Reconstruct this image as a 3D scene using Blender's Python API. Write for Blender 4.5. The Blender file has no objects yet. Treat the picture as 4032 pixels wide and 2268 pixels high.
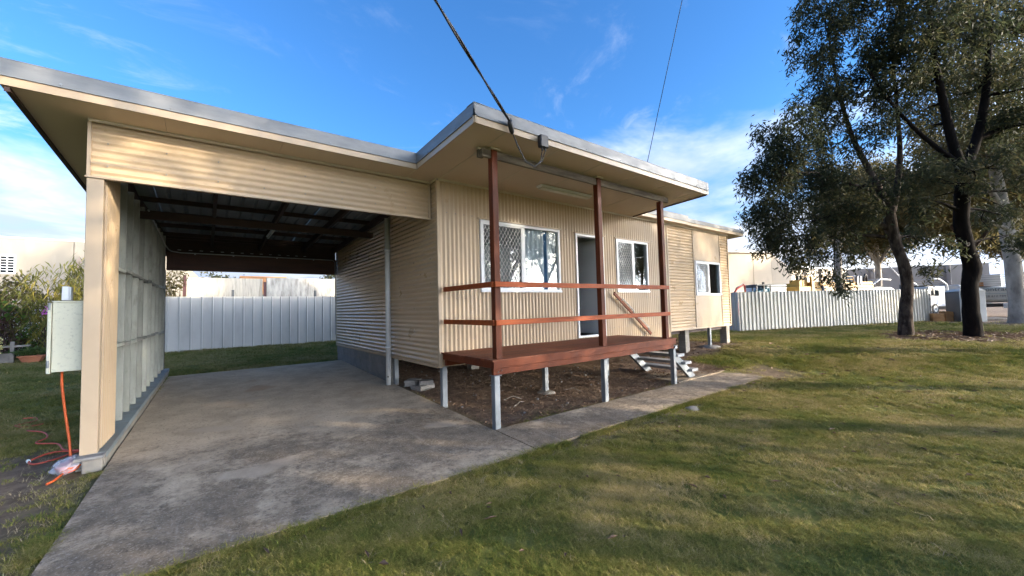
import bpy, bmesh, math, random
import numpy as np
from mathutils import Vector, Matrix, noise, Euler
random.seed(7)
S = bpy.context.scene
COL = S.collection

# ------------------------------------------------------------------ camera
YAW, PITCH, ROLL = 6.57123278e-01, 4.95513090e-02, -2.57555887e-02
CAM_Z = 1.49
fw = Vector((math.sin(YAW) * math.cos(PITCH), math.cos(YAW) * math.cos(PITCH), math.sin(PITCH)))
rt = Vector((math.cos(YAW), -math.sin(YAW), 0))
up = rt.cross(fw)
rt2 = rt * math.cos(ROLL) + up * math.sin(ROLL)
up2 = -rt * math.sin(ROLL) + up * math.cos(ROLL)
cd = bpy.data.cameras.new('camera')
cam = bpy.data.objects.new('camera', cd)
COL.objects.link(cam)
M = Matrix((rt2, up2, -fw)).transposed().to_4x4()
M.translation = (0, 0, CAM_Z)
cam.matrix_world = M
cd.sensor_width = 36
cd.lens = 13.969
cd.clip_start = 0.05
cd.clip_end = 3000
S.camera = cam

# ------------------------------------------------------------------ light
SUN_EL = math.radians(13.0)
SUN_AZ = math.atan2(0.65, -0.76)                 # compass angle from +Y towards +X
sv = Vector((math.sin(SUN_AZ) * math.cos(SUN_EL), math.cos(SUN_AZ) * math.cos(SUN_EL), math.sin(SUN_EL)))
ld = bpy.data.lights.new('sun', 'SUN')
ld.energy = 2.0
ld.angle = math.radians(0.6)
ld.color = (1.0, 0.86, 0.66)
lo = bpy.data.objects.new('sun', ld)
COL.objects.link(lo)
lo.rotation_euler = sv.to_track_quat('Z', 'Y').to_euler()
lo.location = (30, -30, 30)

W = bpy.data.worlds.new('World')
S.world = W
W.use_nodes = True
nt = W.node_tree
nt.nodes.clear()
def N(t, **k):
    n = nt.nodes.new(t)
    for a, b in k.items():
        setattr(n, a, b)
    return n
def L(a, b):
    nt.links.new(a, b)
sky = N('ShaderNodeTexSky', sky_type='NISHITA', sun_disc=False, sun_elevation=SUN_EL, sun_rotation=SUN_AZ,
        altitude=0, air_density=1.0, dust_density=0.6, ozone_density=3.0)
tc = N('ShaderNodeTexCoord')
sep = N('ShaderNodeSeparateXYZ'); L(tc.outputs['Generated'], sep.inputs[0])
def mth(op, a, b=None, c=None, clamp=False):
    n = N('ShaderNodeMath', operation=op, use_clamp=clamp)
    for i, v in enumerate((a, b, c)):
        if v is None: continue
        if isinstance(v, (int, float)): n.inputs[i].default_value = v
        else: L(v, n.inputs[i])
    return n.outputs[0]
def mapr(v, a, b, c, d):
    n = N('ShaderNodeMapRange', interpolation_type='SMOOTHSTEP'); n.clamp = True
    L(v, n.inputs[0])
    for i, q in enumerate((a, b, c, d)): n.inputs[i + 1].default_value = q
    return n.outputs[0]
zc = mth('MAXIMUM', sep.outputs[2], 0.0)
den = mth('ADD', zc, 0.18)
cx = mth('DIVIDE', sep.outputs[0], den)
cy = mth('DIVIDE', sep.outputs[1], den)
cmb = N('ShaderNodeCombineXYZ'); L(cx, cmb.inputs[0]); L(cy, cmb.inputs[1])
def nz(scale, detail, rough, vec, dist=0.0, off=(0, 0, 0), sc=(1, 1, 1), rz=0):
    mp = N('ShaderNodeMapping'); L(vec, mp.inputs[0])
    mp.inputs['Location'].default_value = off; mp.inputs['Scale'].default_value = sc; mp.inputs['Rotation'].default_value = (0, 0, rz)
    n = N('ShaderNodeTexNoise'); L(mp.outputs[0], n.inputs['Vector'])
    n.inputs['Scale'].default_value = scale; n.inputs['Detail'].default_value = detail
    n.inputs['Roughness'].default_value = rough; n.inputs['Distortion'].default_value = dist
    return n.outputs['Fac']
big = nz(0.55, 7, 0.58, cmb.outputs[0], 0.6, (3.1, 1.7, 0), (1, 1, 1))
wis = nz(1.6, 9, 0.66, cmb.outputs[0], 1.2, (0.4, 5.2, 0), (0.7, 1.5, 1), 0.7)
# more cloud low in the sky and towards +X (behind the trees), clear overhead and to the north
low = mapr(zc, 0.06, 0.52, 0.30, -0.10)
east = mapr(sep.outputs[0], 0.35, 0.95, -0.06, 0.13)
south_fill = mapr(sep.outputs[1], -0.35, 0.25, 0.22, 0.0)  # thicker cloud behind the view, added to fill the shaded front
west = mapr(sep.outputs[0], -0.5, 0.1, 0.09, 0.0)
thr = mth('ADD', mth('ADD', mth('ADD', mth('ADD', big, low), east), south_fill), west)
c1 = mapr(thr, 0.635, 0.81, 0.0, 1.0)
c2 = mth('MULTIPLY', mapr(wis, 0.53, 0.78, 0.0, 0.62), mapr(zc, 0.25, 0.75, 1.0, 0.15))
cl = mth('MAXIMUM', c1, c2)
shade = nz(1.3, 6, 0.6, cmb.outputs[0], 0.3, (7.7, 2.2, 0))
ccol = N('ShaderNodeMix', data_type='RGBA'); L(mapr(shade, 0.35, 0.7, 0, 1), ccol.inputs[0])
ccol.inputs[6].default_value = (2.6, 3.2, 4.4, 1); ccol.inputs[7].default_value = (5.2, 5.4, 5.7, 1)
# cloud scatters forwards; gain towards the sun boosted as unseen fill for the facade
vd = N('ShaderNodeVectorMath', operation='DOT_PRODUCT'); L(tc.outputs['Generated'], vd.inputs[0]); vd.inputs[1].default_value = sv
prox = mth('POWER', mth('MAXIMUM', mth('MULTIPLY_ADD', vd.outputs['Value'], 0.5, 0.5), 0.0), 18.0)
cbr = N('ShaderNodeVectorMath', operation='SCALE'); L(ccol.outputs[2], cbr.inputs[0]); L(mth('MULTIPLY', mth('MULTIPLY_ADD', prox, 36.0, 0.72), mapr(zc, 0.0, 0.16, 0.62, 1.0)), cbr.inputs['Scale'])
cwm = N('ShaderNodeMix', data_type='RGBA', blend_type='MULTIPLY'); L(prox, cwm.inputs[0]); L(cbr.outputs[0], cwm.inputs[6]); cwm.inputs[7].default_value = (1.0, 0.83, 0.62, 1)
hs = N('ShaderNodeHueSaturation'); L(sky.outputs[0], hs.inputs['Color'])
hs.inputs['Saturation'].default_value = 1.12; hs.inputs['Value'].default_value = 1.0
tint = N('ShaderNodeMix', data_type='RGBA', blend_type='MULTIPLY'); tint.inputs[0].default_value = 1
L(hs.outputs[0], tint.inputs[6])
tg = N('ShaderNodeMix', data_type='RGBA'); L(mapr(zc, 0.0, 0.38, 0, 1), tg.inputs[0]); tg.inputs[6].default_value = (0.60, 0.52, 0.58, 1); tg.inputs[7].default_value = (0.56, 0.80, 1.02, 1)
L(tg.outputs[2], tint.inputs[7])
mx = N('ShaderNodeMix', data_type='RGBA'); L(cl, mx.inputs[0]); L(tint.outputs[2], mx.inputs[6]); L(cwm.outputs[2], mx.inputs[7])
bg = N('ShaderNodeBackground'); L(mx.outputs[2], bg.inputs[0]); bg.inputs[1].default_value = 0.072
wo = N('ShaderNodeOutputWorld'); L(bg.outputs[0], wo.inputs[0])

S.view_settings.view_transform = 'Standard'
S.view_settings.look = 'None'
S.view_settings.gamma = 1
S.view_settings.use_curve_mapping = False
S.view_settings.exposure = 2.46
S.render.engine = 'CYCLES'

# ------------------------------------------------------------------ materials
def mat(name, c1, c2=None, scale=4.0, stretch=(1, 1, 1), rough=0.6, metal=0.0, bump=0.0, bscale=None, c3=None, s3=30, f3=0.35,
        lo=0.35, hi=0.65, spec=0.5, detail=6, rvar=0.0):
    m = bpy.data.materials.new(name); m.use_nodes = True
    t = m.node_tree; b = t.nodes['Principled BSDF']
    tcn = t.nodes.new('ShaderNodeTexCoord'); mp = t.nodes.new('ShaderNodeMapping')
    geo = t.nodes.new('ShaderNodeNewGeometry')
    t.links.new(geo.outputs['Position'], mp.inputs[0]); mp.inputs['Scale'].default_value = stretch
    def noi(sc, dt=detail, ro=0.6):
        n = t.nodes.new('ShaderNodeTexNoise'); t.links.new(mp.outputs[0], n.inputs['Vector'])
        n.inputs['Scale'].default_value = sc; n.inputs['Detail'].default_value = dt; n.inputs['Roughness'].default_value = ro
        return n.outputs['Fac']
    def mr(v, a, b_, c, d):
        n = t.nodes.new('ShaderNodeMapRange'); t.links.new(v, n.inputs[0])
        for i, q in enumerate((a, b_, c, d)): n.inputs[i + 1].default_value = q
        return n.outputs[0]
    def mixc(f, a, c_, bt='MIX'):
        n = t.nodes.new('ShaderNodeMix'); n.data_type = 'RGBA'; n.blend_type = bt
        if isinstance(f, float): n.inputs[0].default_value = f
        else: t.links.new(f, n.inputs[0])
        for i, q in ((6, a), (7, c_)):
            if isinstance(q, tuple): n.inputs[i].default_value = (*q, 1)
            else: t.links.new(q, n.inputs[i])
        return n.outputs[2]
    col = None
    c2 = c2 or tuple(x * 0.8 for x in c1)
    nf = noi(scale)
    col = mixc(mr(nf, lo, hi, 0, 1), c1, c2)
    if c3:
        col = mixc(mr(noi(s3, 4), 0.55, 0.75, 0, f3), col, c3)
    t.links.new(col, b.inputs['Base Color'])
    b.inputs['Roughness'].default_value = rough; b.inputs['Metallic'].default_value = metal
    b.inputs['Specular IOR Level'].default_value = spec
    if rvar:
        t.links.new(mr(noi(scale * 2.3), 0.3, 0.7, rough - rvar, rough + rvar), b.inputs['Roughness'])
    if bump:
        bn = t.nodes.new('ShaderNodeBump'); bn.inputs['Strength'].default_value = bump; bn.inputs['Distance'].default_value = 0.01
        t.links.new(noi(bscale or scale * 6, 4), bn.inputs['Height']); t.links.new(bn.outputs[0], b.inputs['Normal'])
    m['x'] = 1
    return m

CREAM = (0.47, 0.345, 0.215)
MT = {}
MT['clad'] = mat('cream_steel_cladding', CREAM, (0.43, 0.315, 0.195), 1.3, rough=0.32, spec=0.5, c3=(0.35, 0.26, 0.16), s3=3.5, f3=0.18, rvar=0.06)
MT['trim'] = mat('cream_steel_trim', (0.45, 0.335, 0.215), (0.41, 0.305, 0.195), 2.0, rough=0.42)
MT['soffit'] = mat('painted_soffit_sheet', (0.54, 0.43, 0.315), (0.50, 0.395, 0.29), 0.9, rough=0.65)
MT['bead'] = mat('pale_soffit_bead', (0.56, 0.48, 0.36), None, 3, rough=0.6)
MT['zinc'] = mat('weathered_zinc_capping', (0.20, 0.205, 0.205), (0.13, 0.135, 0.14), 2.2, (1, 1, 3), rough=0.5, metal=0.25, c3=(0.16, 0.17, 0.18), s3=1.8, f3=0.55, rvar=0.08)
MT['roofsheet'] = mat('galvanised_roof_underside', (0.20, 0.215, 0.24), (0.14, 0.15, 0.17), 1.5, rough=0.6, metal=0.1, c3=(0.12, 0.12, 0.13), s3=5, f3=0.4)
MT['darktimber'] = mat('dark_stained_roof_timber', (0.045, 0.022, 0.016), (0.028, 0.015, 0.012), 3, (1, 6, 6), rough=0.7)
MT['beam'] = mat('red_brown_beam', (0.085, 0.032, 0.018), (0.055, 0.022, 0.014), 2, (1, 5, 8), rough=0.6, bump=0.2)
MT['stain'] = mat('red_stained_timber', (0.160, 0.036, 0.011), (0.100, 0.023, 0.008), 3.2, (1.2, 1.2, 1.2), rough=0.5, c3=(0.075, 0.026, 0.016), s3=6, f3=0.65, bump=0.15, bscale=60, spec=0.15)
MT['post'] = mat('dark_red_stained_post', (0.145, 0.034, 0.011), (0.075, 0.019, 0.008), 2.0, (5, 5, 0.8), rough=0.5, c3=(0.06, 0.034, 0.026), s3=5, f3=0.7, bump=0.2, bscale=40, spec=0.15)
MT['rail'] = mat('orange_red_timber_rail', (0.35, 0.075, 0.017), (0.23, 0.045, 0.011), 3.0, (0.9, 5, 5), rough=0.5, c3=(0.10, 0.034, 0.018), s3=4, f3=0.7, bump=0.15, bscale=50, spec=0.15)
MT['deck'] = mat('stained_deck_boards', (0.170, 0.044, 0.015), (0.110, 0.029, 0.011), 2.2, (0.6, 5, 5), rough=0.62, c3=(0.30, 0.13, 0.07), s3=3.2, f3=0.4, spec=0.25, bump=0.2, bscale=40)
MT['greybeam'] = mat('weathered_painted_beam', (0.19, 0.155, 0.115), (0.075, 0.058, 0.045), 3.5, (0.8, 3, 5), rough=0.7, c3=(0.30, 0.25, 0.19), s3=9, f3=0.5)
MT['galv'] = mat('galvanised_steel', (0.235, 0.255, 0.265), (0.155, 0.17, 0.18), 9, (1, 1, 0.5), rough=0.5, metal=0.3, c3=(0.42, 0.32, 0.24), s3=3, f3=0.4)
MT['white'] = mat('white_powder_coat', (0.72, 0.73, 0.73), (0.66, 0.67, 0.68), 3, rough=0.4)
MT['pvc'] = mat('white_pvc', (0.62, 0.63, 0.62), (0.52, 0.53, 0.52), 4, rough=0.45, c3=(0.30, 0.28, 0.25), s3=14, f3=0.25)
MT['mesh'] = mat('security_mesh_paint', (0.62, 0.63, 0.62), None, 4, rough=0.5)
MT['stud'] = mat('grey_green_weathered_studs', (0.40, 0.41, 0.355), (0.29, 0.30, 0.26), 2.6, (3, 3, 0.8), rough=0.75, c3=(0.14, 0.12, 0.10), s3=7, f3=0.5, bump=0.25, bscale=30)
MT['lining'] = mat('shade_dark_wall_lining', (0.12, 0.125, 0.115), (0.07, 0.075, 0.07), 2, (2, 2, 0.7), rough=0.8)  # darkened to stand in for shade between the studs
MT['block'] = mat('grey_concrete_block', (0.235, 0.225, 0.21), (0.165, 0.158, 0.148), 4, rough=0.9, c3=(0.33, 0.31, 0.28), s3=14, f3=0.4, bump=0.5, bscale=50)
MT['stump'] = mat('old_concrete_stump', (0.33, 0.30, 0.255), (0.21, 0.19, 0.165), 5, (2, 2, 1), rough=0.9, c3=(0.42, 0.39, 0.33), s3=16, f3=0.5, bump=0.5, bscale=40)
MT['kerb'] = mat('mortar_kerb', (0.31, 0.275, 0.22), (0.21, 0.19, 0.16), 4, rough=0.9, bump=0.4, bscale=40)
MT['flash'] = mat('grey_flashing_strip', (0.24, 0.29, 0.30), (0.155, 0.185, 0.19), 3.0, rough=0.55, metal=0.2, c3=(0.30, 0.24, 0.18), s3=6, f3=0.5)
MT['whitefence'] = mat('white_fence_steel', (0.58, 0.555, 0.50), (0.50, 0.475, 0.43), 1.1, (1, 1, 0.4), rough=0.45, c3=(0.40, 0.37, 0.31), s3=2.2, f3=0.35)
MT['creamfence'] = mat('off_white_fence_steel', (0.66, 0.63, 0.54), (0.56, 0.535, 0.46), 1.1, (1, 1, 0.4), rough=0.5, c3=(0.42, 0.38, 0.30), s3=3, f3=0.3)
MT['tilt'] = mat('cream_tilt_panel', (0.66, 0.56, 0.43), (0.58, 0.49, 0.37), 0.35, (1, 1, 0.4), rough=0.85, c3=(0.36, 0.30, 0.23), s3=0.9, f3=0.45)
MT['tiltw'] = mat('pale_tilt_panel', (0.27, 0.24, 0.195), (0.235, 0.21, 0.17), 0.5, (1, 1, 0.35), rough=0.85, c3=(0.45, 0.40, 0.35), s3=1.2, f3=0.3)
MT['tiltg'] = mat('shade_grey_tilt_panel', (0.36, 0.33, 0.30), (0.26, 0.24, 0.22), 0.30, (1, 1, 0.6), rough=0.9, c3=(0.34, 0.32, 0.29), s3=0.8, f3=0.6)  # grey tone holds the shade on the far wall
MT['stainwall'] = mat('streaked_concrete', (0.60, 0.54, 0.43), (0.43, 0.385, 0.31), 3.0, (3, 3, 0.35), rough=0.9, c3=(0.19, 0.165, 0.13), s3=4.5, f3=0.75)
MT['stainwall2'] = mat('streaked_concrete_dark', (0.56, 0.53, 0.46), (0.30, 0.275, 0.24), 3.4, (2.2, 2.2, 0.45), rough=0.9, c3=(0.15, 0.135, 0.115), s3=5.5, f3=0.8)
MT['maroon'] = mat('maroon_steel_post', (0.075, 0.022, 0.022), None, 3, rough=0.6)
MT['greysteel'] = mat('grey_steel_post', (0.12, 0.125, 0.13), None, 3, rough=0.6)
MT['bark1'] = mat('grey_brown_bark', (0.075, 0.058, 0.047), (0.026, 0.020, 0.017), 7, (1, 1, 0.35), rough=0.95, lo=0.42, hi=0.58, spec=0.1, c3=(0.19, 0.16, 0.13), s3=12, f3=0.7, bump=1.0, bscale=26)
MT['bark2'] = mat('dark_bark', (0.013, 0.010, 0.009), (0.005, 0.004, 0.0035), 6, (1, 1, 0.3), rough=0.95, spec=0.1, c3=(0.045, 0.028, 0.018), s3=11, f3=0.4, bump=1.0, bscale=22)
MT['bark3'] = mat('pale_bark', (0.40, 0.355, 0.30), (0.22, 0.19, 0.16), 3, (1, 1, 0.5), rough=0.9, c3=(0.10, 0.085, 0.07), s3=8, f3=0.5, bump=0.6, bscale=16)
MT['black'] = mat('black_plastic', (0.012, 0.012, 0.013), None, 4, rough=0.45)
MT['rubber'] = mat('dark_rubber', (0.02, 0.02, 0.021), None, 4, rough=0.8)
MT['orange'] = mat('orange_cord', (0.75, 0.13, 0.02), (0.62, 0.10, 0.02), 6, rough=0.5)
MT['redcord'] = mat('faded_red_cord', (0.52, 0.09, 0.05), (0.40, 0.07, 0.04), 6, rough=0.6)
MT['cabinet'] = mat('flaking_cream_cabinet', (0.53, 0.52, 0.40), (0.49, 0.48, 0.37), 2, rough=0.6, c3=(0.22, 0.22, 0.19), s3=48, f3=0.55)
MT['terracotta'] = mat('terracotta', (0.46, 0.17, 0.08), (0.34, 0.12, 0.06), 5, rough=0.8)
MT['oldwood'] = mat('silvered_garden_timber', (0.29, 0.26, 0.22), (0.18, 0.16, 0.14), 6, (1, 1, 1), rough=0.9)
MT['palewood'] = mat('fresh_timber', (0.55, 0.27, 0.11), (0.44, 0.20, 0.08), 3, (0.5, 4, 4), rough=0.8)
MT['yellow'] = mat('yellow_truck_paint', (0.56, 0.30, 0.035), (0.46, 0.24, 0.03), 1.2, rough=0.45, c3=(0.20, 0.11, 0.03), s3=2.5, f3=0.4)
MT['red'] = mat('red_machine_paint', (0.42, 0.035, 0.02), None, 3, rough=0.4)
MT['teal'] = mat('teal_machine_paint', (0.02, 0.20, 0.27), None, 3, rough=0.4)
MT['truckwhite'] = mat('white_truck_paint', (0.66, 0.68, 0.70), (0.60, 0.62, 0.64), 1.4, rough=0.35)
MT['tankgrey'] = mat('pale_grey_tank', (0.55, 0.56, 0.52), (0.48, 0.49, 0.45), 1.0, rough=0.4, c3=(0.36, 0.30, 0.22), s3=1.8, f3=0.3)
MT['toilet'] = mat('grey_green_plastic_panel', (0.085, 0.095, 0.10), (0.07, 0.08, 0.085), 2, rough=0.55)
MT['toiletwhite'] = mat('off_white_plastic', (0.62, 0.62, 0.58), None, 2, rough=0.5)
MT['boulder'] = mat('sandstone_boulder', (0.46, 0.25, 0.10), (0.32, 0.165, 0.07), 3, rough=0.9, bump=0.6, bscale=14)
MT['alum'] = mat('aluminium_rail', (0.36, 0.38, 0.40), None, 3, rough=0.4, metal=0.4)
MT['doorleaf'] = mat('pale_blue_grey_door', (0.58, 0.61, 0.62), (0.55, 0.58, 0.59), 2, rough=0.45)
MT['room'] = mat('interior_paint', (0.50, 0.51, 0.50), None, 1, rough=0.8)
MT['curtain'] = mat('sheer_white_curtain', (0.72, 0.74, 0.74), (0.55, 0.58, 0.60), 9, (6, 1, 0.2), rough=0.9)
MT['bluecurtain'] = mat('blue_curtain_edge', (0.07, 0.17, 0.32), None, 9, rough=0.9)
MT['ink'] = mat('grey_lettering', (0.11, 0.13, 0.14), None, 9, rough=0.6)
MT['stone'] = mat('broken_concrete_lump', (0.28, 0.265, 0.24), (0.19, 0.175, 0.155), 6, rough=0.95, bump=0.6, bscale=30)
MT['tube'] = mat('lamp_diffuser', (0.62, 0.60, 0.54), None, 4, rough=0.4)

def glass_mat(name, f0, f90, tintc=(0.80, 0.84, 0.86)):
    m = bpy.data.materials.new(name); m.use_nodes = True; t = m.node_tree; t.nodes.clear()
    o = t.nodes.new('ShaderNodeOutputMaterial'); mxs = t.nodes.new('ShaderNodeMixShader')
    tr = t.nodes.new('ShaderNodeBsdfTransparent'); tr.inputs[0].default_value = (*tintc, 1)
    gl = t.nodes.new('ShaderNodeBsdfGlossy'); gl.inputs['Roughness'].default_value = 0.015
    gl.inputs[0].default_value = (0.92, 0.94, 0.95, 1)
    lw_ = t.nodes.new('ShaderNodeLayerWeight'); lw_.inputs[0].default_value = 0.5
    pw = t.nodes.new('ShaderNodeMath'); pw.operation = 'POWER'; pw.inputs[1].default_value = 3.0; t.links.new(lw_.outputs['Facing'], pw.inputs[0])
    ad = t.nodes.new('ShaderNodeMath'); ad.operation = 'MULTIPLY_ADD'; ad.use_clamp = True; ad.inputs[1].default_value = f90 - f0; ad.inputs[2].default_value = f0
    t.links.new(pw.outputs[0], ad.inputs[0])
    t.links.new(ad.outputs[0], mxs.inputs[0]); t.links.new(tr.outputs[0], mxs.inputs[1]); t.links.new(gl.outputs[0], mxs.inputs[2])
    t.links.new(mxs.outputs[0], o.inputs[0])
    return m
MT['glass'] = glass_mat('window_glass', 0.03, 0.5)
MT['glassb'] = glass_mat('fixed_window_glass', 0.045, 0.6)
MT['darkglass'] = glass_mat('dark_cab_glass', 0.06, 0.8, (0.25, 0.28, 0.3))

def leaf_mat(name, ca, cb, cc, trans=0.35):
    m = bpy.data.materials.new(name); m.use_nodes = True; t = m.node_tree; t.nodes.clear()
    o = t.nodes.new('ShaderNodeOutputMaterial'); g = t.nodes.new('ShaderNodeNewGeometry')
    r = t.nodes.new('ShaderNodeValToRGB'); e = r.color_ramp.elements
    e[0].color = (*ca, 1); e[0].position = 0.0; e[1].color = (*cc, 1); e[1].position = 1.0
    k = e.new(0.55); k.color = (*cb, 1)
    nn = t.nodes.new('ShaderNodeTexNoise'); nn.inputs['Scale'].default_value = 0.7; nn.inputs['Detail'].default_value = 3
    t.links.new(g.outputs['Position'], nn.inputs['Vector'])
    a = t.nodes.new('ShaderNodeMath'); a.operation = 'MULTIPLY_ADD'; a.use_clamp = True
    t.links.new(g.outputs['Random Per Island'], a.inputs[0]); a.inputs[1].default_value = 0.6
    s = t.nodes.new('ShaderNodeMath'); s.operation = 'MULTIPLY_ADD'; t.links.new(nn.outputs['Fac'], s.inputs[0]); s.inputs[1].default_value = 1.4; s.inputs[2].default_value = -0.5
    t.links.new(s.outputs[0], a.inputs[2]); t.links.new(a.outputs[0], r.inputs[0])
    d = t.nodes.new('ShaderNodeBsdfPrincipled'); d.inputs['Roughness'].default_value = 0.65; d.inputs['Specular IOR Level'].default_value = 0.2
    tl = t.nodes.new('ShaderNodeBsdfTranslucent'); mxs = t.nodes.new('ShaderNodeMixShader'); mxs.inputs[0].default_value = trans
    t.links.new(r.outputs[0], d.inputs['Base Color']); t.links.new(r.outputs[0], tl.inputs[0])
    t.links.new(d.outputs[0], mxs.inputs[1]); t.links.new(tl.outputs[0], mxs.inputs[2]); t.links.new(mxs.outputs[0], o.inputs[0])
    return m
MT['leafdark'] = leaf_mat('dull_green_gum_leaves', (0.024, 0.034, 0.018), (0.052, 0.060, 0.030), (0.125, 0.108, 0.050), 0.45)
MT['leafolive'] = leaf_mat('olive_gum_leaves', (0.050, 0.050, 0.018), (0.105, 0.090, 0.035), (0.19, 0.145, 0.06), 0.4)
MT['leafgreen'] = leaf_mat('fresh_green_leaves', (0.030, 0.075, 0.014), (0.065, 0.13, 0.025), (0.12, 0.18, 0.04), 0.35)
MT['leafyellow'] = leaf_mat('yellow_green_narrow_leaves', (0.07, 0.085, 0.02), (0.15, 0.15, 0.035), (0.36, 0.27, 0.05), 0.35)
MT['leafpurple'] = leaf_mat('purple_brown_leaves', (0.05, 0.025, 0.03), (0.10, 0.05, 0.055), (0.16, 0.11, 0.09), 0.25)
MT['leafblade'] = leaf_mat('strap_leaves', (0.03, 0.06, 0.018), (0.07, 0.11, 0.03), (0.17, 0.18, 0.07), 0.3)
MT['flower'] = leaf_mat('pale_yellow_flowers', (0.6, 0.52, 0.14), (0.68, 0.6, 0.25), (0.7, 0.65, 0.4), 0.2)
MT['pink'] = leaf_mat('pink_flower', (0.45, 0.07, 0.35), (0.5, 0.1, 0.4), (0.55, 0.2, 0.45), 0.2)
MT['litter'] = leaf_mat('dry_leaf_litter', (0.11, 0.066, 0.045), (0.20, 0.130, 0.085), (0.33, 0.235, 0.155), 0.05)
MT['straw'] = leaf_mat('dry_straw', (0.26, 0.19, 0.10), (0.40, 0.31, 0.18), (0.52, 0.43, 0.28), 0.1)

for _k, _lo, _hi in (('clad', 0.93, 1.05), ('stud', 0.62, 1.18), ('deck', 0.72, 1.2), ('whitefence', 0.92, 1.06), ('creamfence', 0.92, 1.06)):
  _t = MT[_k].node_tree; _b = _t.nodes['Principled BSDF']; _src = _b.inputs['Base Color'].links[0].from_socket
  _oi = _t.nodes.new('ShaderNodeObjectInfo'); _mr = _t.nodes.new('ShaderNodeMapRange'); _mr.inputs[3].default_value = _lo; _mr.inputs[4].default_value = _hi
  _vm = _t.nodes.new('ShaderNodeVectorMath'); _vm.operation = 'SCALE'
  _t.links.new(_oi.outputs['Random'], _mr.inputs[0]); _t.links.new(_src, _vm.inputs[0]); _t.links.new(_mr.outputs[0], _vm.inputs['Scale']); _t.links.new(_vm.outputs[0], _b.inputs['Base Color'])

# ------------------------------------------------------------------ helpers
WORLD = {}
def link(o, parent=None, world=None):
    COL.objects.link(o)
    if parent is not None:
        o.parent = parent
        o.matrix_parent_inverse = WORLD[parent.name].inverted()
    WORLD[o.name] = world or Matrix.Identity(4)
    return o
def thing(name, label, cat, loc=(0, 0, 0), group=None):
    o = bpy.data.objects.new(name, None); o.empty_display_size = 0.2
    o.location = loc
    link(o, None, Matrix.Translation(loc))
    o['label'] = label; o['category'] = cat
    if group: o['group'] = group
    return o
def tag(o, label, cat, group=None):
    o['label'] = label; o['category'] = cat
    if group: o['group'] = group
    return o
class MB:
    def __init__(s): s.v = []; s.f = []
    def quad(s, *p):
        n = len(s.v); s.v += [tuple(q) for q in p]; s.f.append(tuple(range(n, n + len(p))))
    def box(s, x0, x1, y0, y1, z0, z1, M=None, dz=None):
        n = len(s.v)
        P = [(x, y, z) for z in (z0, z1) for y in (y0, y1) for x in (x0, x1)]
        if M is not None: P = [tuple(M @ Vector(p)) for p in P]
        s.v += P
        s.f += [tuple(n + i for i in q) for q in ((0, 2, 3, 1), (4, 5, 7, 6), (0, 1, 5, 4), (2, 6, 7, 3), (0, 4, 6, 2), (1, 3, 7, 5))]
        return s
    def hexa(s, P):
        """8 points ordered like box"""
        n = len(s.v); s.v += [tuple(p) for p in P]
        s.f += [tuple(n + i for i in q) for q in ((0, 2, 3, 1), (4, 5, 7, 6), (0, 1, 5, 4), (2, 6, 7, 3), (0, 4, 6, 2), (1, 3, 7, 5))]
        return s
    def bar(s, p, q, w, h, upv=(0, 0, 1)):
        p = Vector(p); q = Vector(q); d = (q - p); Ln = d.length; d.normalize()
        u = Vector(upv); a = d.cross(u)
        if a.length < 1e-4: u = Vector((0, 1, 0)); a = d.cross(u)
        a.normalize(); u = a.cross(d).normalized()
        Mx = Matrix((d, a, u)).transposed().to_4x4(); Mx.translation = p
        return s.box(0, Ln, -w / 2, w / 2, -h / 2, h / 2, Mx)
    def tube(s, pts, rad, sides=6, cap=True):
        pts = [Vector(p) for p in pts]
        if not isinstance(rad, (list, tuple)): rad = [rad] * len(pts)
        n0 = len(s.v); ref = None
        for i, p in enumerate(pts):
            d = (pts[min(i + 1, len(pts) - 1)] - pts[max(i - 1, 0)])
            if d.length < 1e-6: d = Vector((0, 0, 1))
            d.normalize()
            if ref is None:
                ref = d.orthogonal().normalized()
            else:
                ref = (ref - d * ref.dot(d))
                ref = ref.normalized() if ref.length > 1e-5 else d.orthogonal().normalized()
            b = d.cross(ref)
            for k in range(sides):
                a = 2 * math.pi * k / sides
                s.v.append(tuple(p + (ref * math.cos(a) + b * math.sin(a)) * rad[i]))
        for i in range(len(pts) - 1):
            for k in range(sides):
                a = n0 + i * sides + k; b_ = n0 + i * sides + (k + 1) % sides
                s.f.append((a, b_, b_ + sides, a + sides))
        if cap:
            s.f.append(tuple(n0 + k for k in reversed(range(sides))))
            s.f.append(tuple(n0 + (len(pts) - 1) * sides + k for k in range(sides)))
        return s
    def cyl(s, c0, c1, r, sides=12, r2=None):
        return s.tube([c0, c1], [r, r if r2 is None else r2], sides)
    def build(s, name, m, parent=None, smooth=False, bev=0.0, kind=None):
        me = bpy.data.meshes.new(name); me.from_pydata(s.v, [], s.f); me.update()
        me.materials.append(MT[m] if isinstance(m, str) else m)
        if smooth:
            me.polygons.foreach_set('use_smooth', [True] * len(me.polygons))
        o = bpy.data.objects.new(name, me)
        if bev:
            b = o.modifiers.new('bevel', 'BEVEL'); b.width = bev; b.segments = 1; b.limit_method = 'ANGLE'
        if kind: o['kind'] = kind
        return link(o, parent)
def box(name, m, parent, x0, x1, y0, y1, z0, z1, bev=0.0, **k):
    return MB().box(x0, x1, y0, y1, z0, z1).build(name, m, parent, bev=bev, **k)
def bar(name, m, parent, p, q, w, h, bev=0.0, **k):
    return MB().bar(p, q, w, h).build(name, m, parent, bev=bev, **k)
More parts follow.
